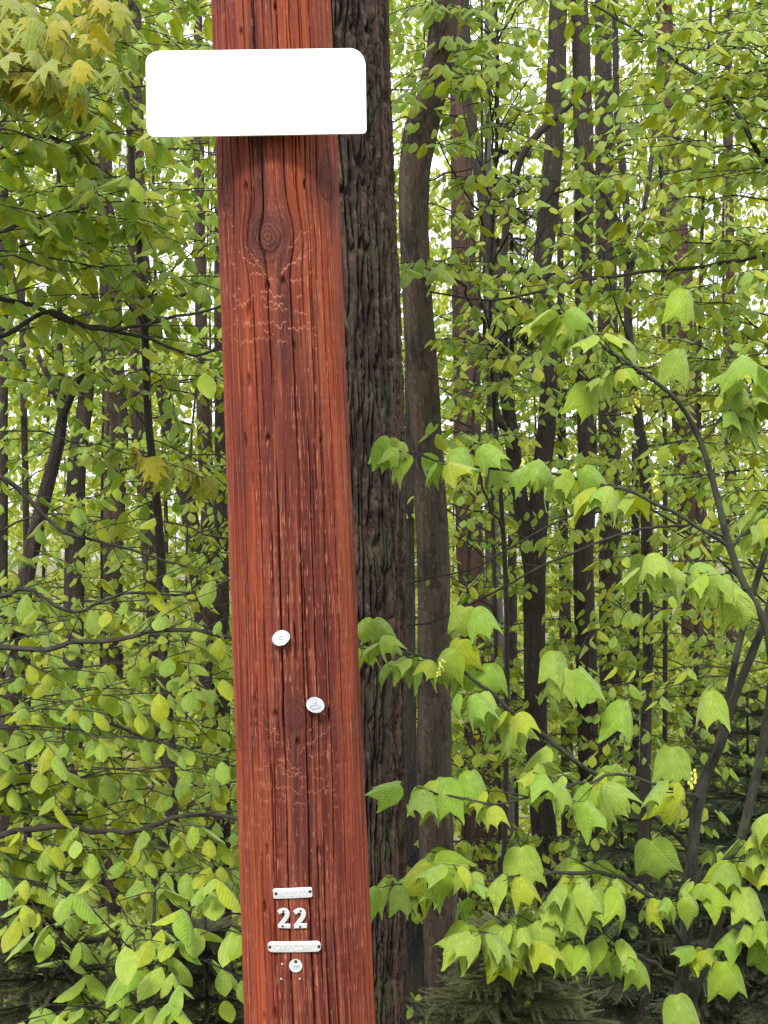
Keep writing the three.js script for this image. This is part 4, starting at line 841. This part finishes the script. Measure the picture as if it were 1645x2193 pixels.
// ---- younger trees filling the woods behind, sparser towards the sky
{
  const r = rng(4242), spots = [];
  const jitterRow = (d, n, x0, x1) => { for (let i = 0; i < n; i++) spots.push([lerp(x0, x1, (i + 0.2 + r() * 0.6) / n), d * (0.92 + r() * 0.16)]); };
  jitterRow(9.2, 7, -150, 1800); jitterRow(11.5, 9, -150, 1800); jitterRow(14.5, 10, -150, 1800); jitterRow(18.5, 12, -120, 1770); jitterRow(24, 13, -120, 1770); jitterRow(30, 13, -120, 1770);
  spots.forEach(([px, d], i) => {
    const wpx = (0.012 + r() * r() * 0.05) / d * FOCAL, lean = (r() - 0.5) * 160, mid = 1100;
    const st = stem([[px + lean, -150, wpx * 0.55], [px + lean * 0.6 + (r() - 0.5) * 40, 500, wpx * 0.75], [px + lean * 0.2 + (r() - 0.5) * 30, mid, wpx], [px, 2260, wpx * 1.2]], d, { topRise: 1 });
    const near = d < 13, wide = 1.5 / d * FOCAL, boxes = [];
    const k = d < 10.5 ? 1.6 : d < 13 ? 1.9 : d < 17 ? 2.4 : 3;
    const lf = near ? { ...MIDLEAF, size: 0.08, gap: 0.05 } : { ...MIDLEAF, size: d < 20 ? 0.095 : 0.115, gap: 0.062, twigStep: 0.15, twig: 0.5, sides: 3, noTwig: true, thick: 0.003 };
    const dd = [d - 1.3, d + 1.3];
    boxes.push({ box: [px - wide, -60, px + wide, 700], depth: dd, n: Math.round(6 * k), leaf: lf });
    boxes.push({ box: [px - wide, 700, px + wide, 1300], depth: dd, n: Math.round(8 * k), leaf: lf });
    boxes.push({ box: [px - wide, 1300, px + wide, 2260], depth: dd, n: Math.round(17 * k), leaf: lf });
    const shade = d < 10.5 ? 'thin sapling with small hanging leaves a little way into the woods' : d < 17 ? 'slender leafy sapling in the middle of the woods' : 'far slender tree with yellow green leaves deep in the woods';
    leafyTree({ name: d < 17 ? 'woodland_sapling' : 'woodland_tree', label: shade, group: shade.startsWith('far') ? 'far leafy trees' : shade.startsWith('thin') ? 'thin saplings just inside the woods' : 'slender saplings in mid woods',
      seed: 5000 + i * 7, geo: near ? 'beechMid' : 'far', palette: d < 13 ? 'beech' : 'far', rows: 24, trunkSides: near ? 10 : 8, bark: BARK.dark, stem: st, mergeLimbs: true, regions: boxes, most: d < 10.5 ? 200 : d < 13 ? 120 : 0 });
  });
}
// ---- far mass of leaves down the slope
{
  const r = rng(99), n = 26000, inst = new THREE.InstancedMesh(LEAF.far[0], leafMaterial('beech', [1, 1, 1]), n), c = new THREE.Color();
  inst.name = 'distant_woods'; tag(inst, 'far mass of yellow green spring leaves down the slope', 'woods', null, 'stuff');
  let i = 0;
  while (i < n) {
    const d = 36 + r() * 22, px = -200 + r() * 2050, py = -100 + r() * 2350;
    const clump = fbm(px / 90, py / 60, 700 + Math.floor(d / 5), 3), keep = smooth(0.36, 0.56, clump + 0.16 * smooth(700, 1500, py) - 0.1 * smooth(700, 0, py));
    if (r() > keep) continue;
    const p = at(px, py, d); if (p.y < groundY(p.x, p.z) + 0.3) continue;
    const a = V(r() - 0.5, -0.4 - r() * 0.5, r() - 0.5), nr = V(r() - 0.5, 0.5, r() - 0.2);
    inst.setMatrixAt(i, leafMatrix(p, a, nr, 0.22 + r() * 0.16));
    const q = GREENS.far[Math.floor(r() * 3)], k = 0.85 + r() * 0.3; inst.setColorAt(i, c.setRGB(q[0] * k, q[1] * k, q[2] * k)); i++;
  }
  inst.castShadow = inst.receiveShadow = true; scene.add(inst);
}
// ---- spruces
const needleTwig = (() => {
  const p = [], ix = [], r = rng(7);
  for (let i = 0; i < 90; i++) {
    const t = i / 90, a = (i % 2 ? 1 : -1) * (0.45 + r() * 0.6), up = (r() - 0.35) * 1.1, l = 0.17 * (1 - t * 0.4), k = p.length / 3, w = 0.02;
    const dx = Math.sin(a) * l, dy = 0.75 * Math.cos(a) * l, dz = up * l * 0.7;
    p.push(-0.006, t, -0.004, 0.006, t + w, 0.004, dx, t + dy, dz + 0.003); ix.push(k, k + 1, k + 2);
  }
  const k = p.length / 3; p.push(-0.012, 0, 0, 0.012, 0, 0, 0, 1, 0, 0, 0, 0.012); ix.push(k, k + 1, k + 2, k, k + 2, k + 3);
  const g = new THREE.BufferGeometry(); g.setAttribute('position', new THREE.Float32BufferAttribute(p, 3)); g.setIndex(ix); g.computeVertexNormals();
  g.setAttribute('uv', new THREE.Float32BufferAttribute(new Float32Array(p.length / 3 * 2), 2)); return g;
})();
function spruce(label, px, topPy, d, wide, tone, seed, tiers = 15, droop = 0.25) {
  const r = rng(seed), top = at(px, topPy, d), foot = V(top.x, groundY(top.x, top.z) - 0.05, top.z), H = top.y - foot.y, tree = thing('young_spruce', label, 'tree', foot);
  const tb = new Build(); tb.tube([V(0, 0, 0), V(0.01, H * 0.5, 0), V(0, H, 0)], [0.012 + H * 0.008, 0.006 + H * 0.004, 0.004], 9, 0.2, seed);
  part('trunk', tb.geometry(), BARK.twig, tree);
  const mats = [];
  for (let i = 0; i < tiers; i++) {
    const t = (i + 0.5) / tiers, y = H * (0.98 - t * Math.min(1, 2.4 / H)), L = wide * (0.12 + 0.95 * t), nb = 10;
    for (let k = 0; k < nb; k++) {
      const az = k / nb * Math.PI * 2 + r() * 0.9 + i, dir = V(Math.cos(az), 0.15 - droop * t, Math.sin(az)).normalize(), b = new Build(), pts = [], n = 6, l = L * (0.75 + r() * 0.4);
      for (let s = 0; s <= n; s++) pts.push(V(dir.x * l * s / n, y + dir.y * l * s / n - droop * 0.35 * l * (s / n) ** 2 + (s / n) ** 3 * 0.1 * l, dir.z * l * s / n));
      b.tube(pts, pts.map((_, s) => lerp(0.006, 0.0015, s / n)), 4); part('bough', b.geometry(), BARK.twig, tree);
      const lat = V(-dir.z, 0, dir.x);
      for (let q = 0.12; q <= 1; q += 0.03 / Math.max(0.35, l)) {
        const p = curveAt(pts, q);
        for (const s of [-1, 1, r() < 0.5 ? -1 : 1]) mats.push(leafMatrix(p, dir.clone().multiplyScalar(0.75).addScaledVector(lat, s * (0.35 + r() * 0.65)).add(V(0, -0.25 + (r() - 0.5) * 0.9, 0)), V((r() - 0.5) * 0.5, 1, (r() - 0.5) * 0.5), (0.08 + 0.2 * l * (1.05 - q)) * (0.8 + r() * 0.4)));
        mats.push(leafMatrix(p, dir.clone().add(V((r() - 0.5) * 0.3, -0.05, (r() - 0.5) * 0.3)), UP, 0.1));
      }
    }
  }
  const inst = new THREE.InstancedMesh(needleTwig, new THREE.MeshStandardMaterial({ color: 0xffffff, roughness: 0.8, side: THREE.DoubleSide }), mats.length), c = new THREE.Color();
  inst.name = 'needles'; inst.userData.kind = 'stuff'; inst.castShadow = inst.receiveShadow = true;
  mats.forEach((m, i) => { inst.setMatrixAt(i, m); const k = 0.75 + r() * 0.5; inst.setColorAt(i, c.setRGB(tone[0] * k, tone[1] * k, tone[2] * k)); });
  tree.add(inst);
}
spruce('young dark spruce with a bare leader tip, behind the low viburnum shrub', 100, 1890, 5.6, 0.62, [0.08, 0.085, 0.032], 31, 13);
spruce('young dark spruce whose boughs tuck in just behind the foot of the pole', 440, 1960, 5.9, 0.7, [0.085, 0.088, 0.032], 32, 13);
spruce('young olive green spruce between the curved tree and the striped maple', 1090, 1960, 5.4, 0.75, [0.1, 0.11, 0.033], 33, 14);
spruce('bluish spruce standing behind the striped maple stems', 1600, 1440, 8.6, 1.2, [0.08, 0.1, 0.05], 34, 20);
spruce('small bluish spruce half hidden behind the maple leaves', 1330, 1640, 8.4, 0.9, [0.08, 0.1, 0.05], 35, 14);
spruce('dark hemlock top far back above the leaves near the curved tree', 1095, 190, 13.8, 0.8, [0.09, 0.09, 0.055], 36, 9, 0.5);
console.log('all leaves as meshes', leafMeshes);

renderer.render(scene, camera);
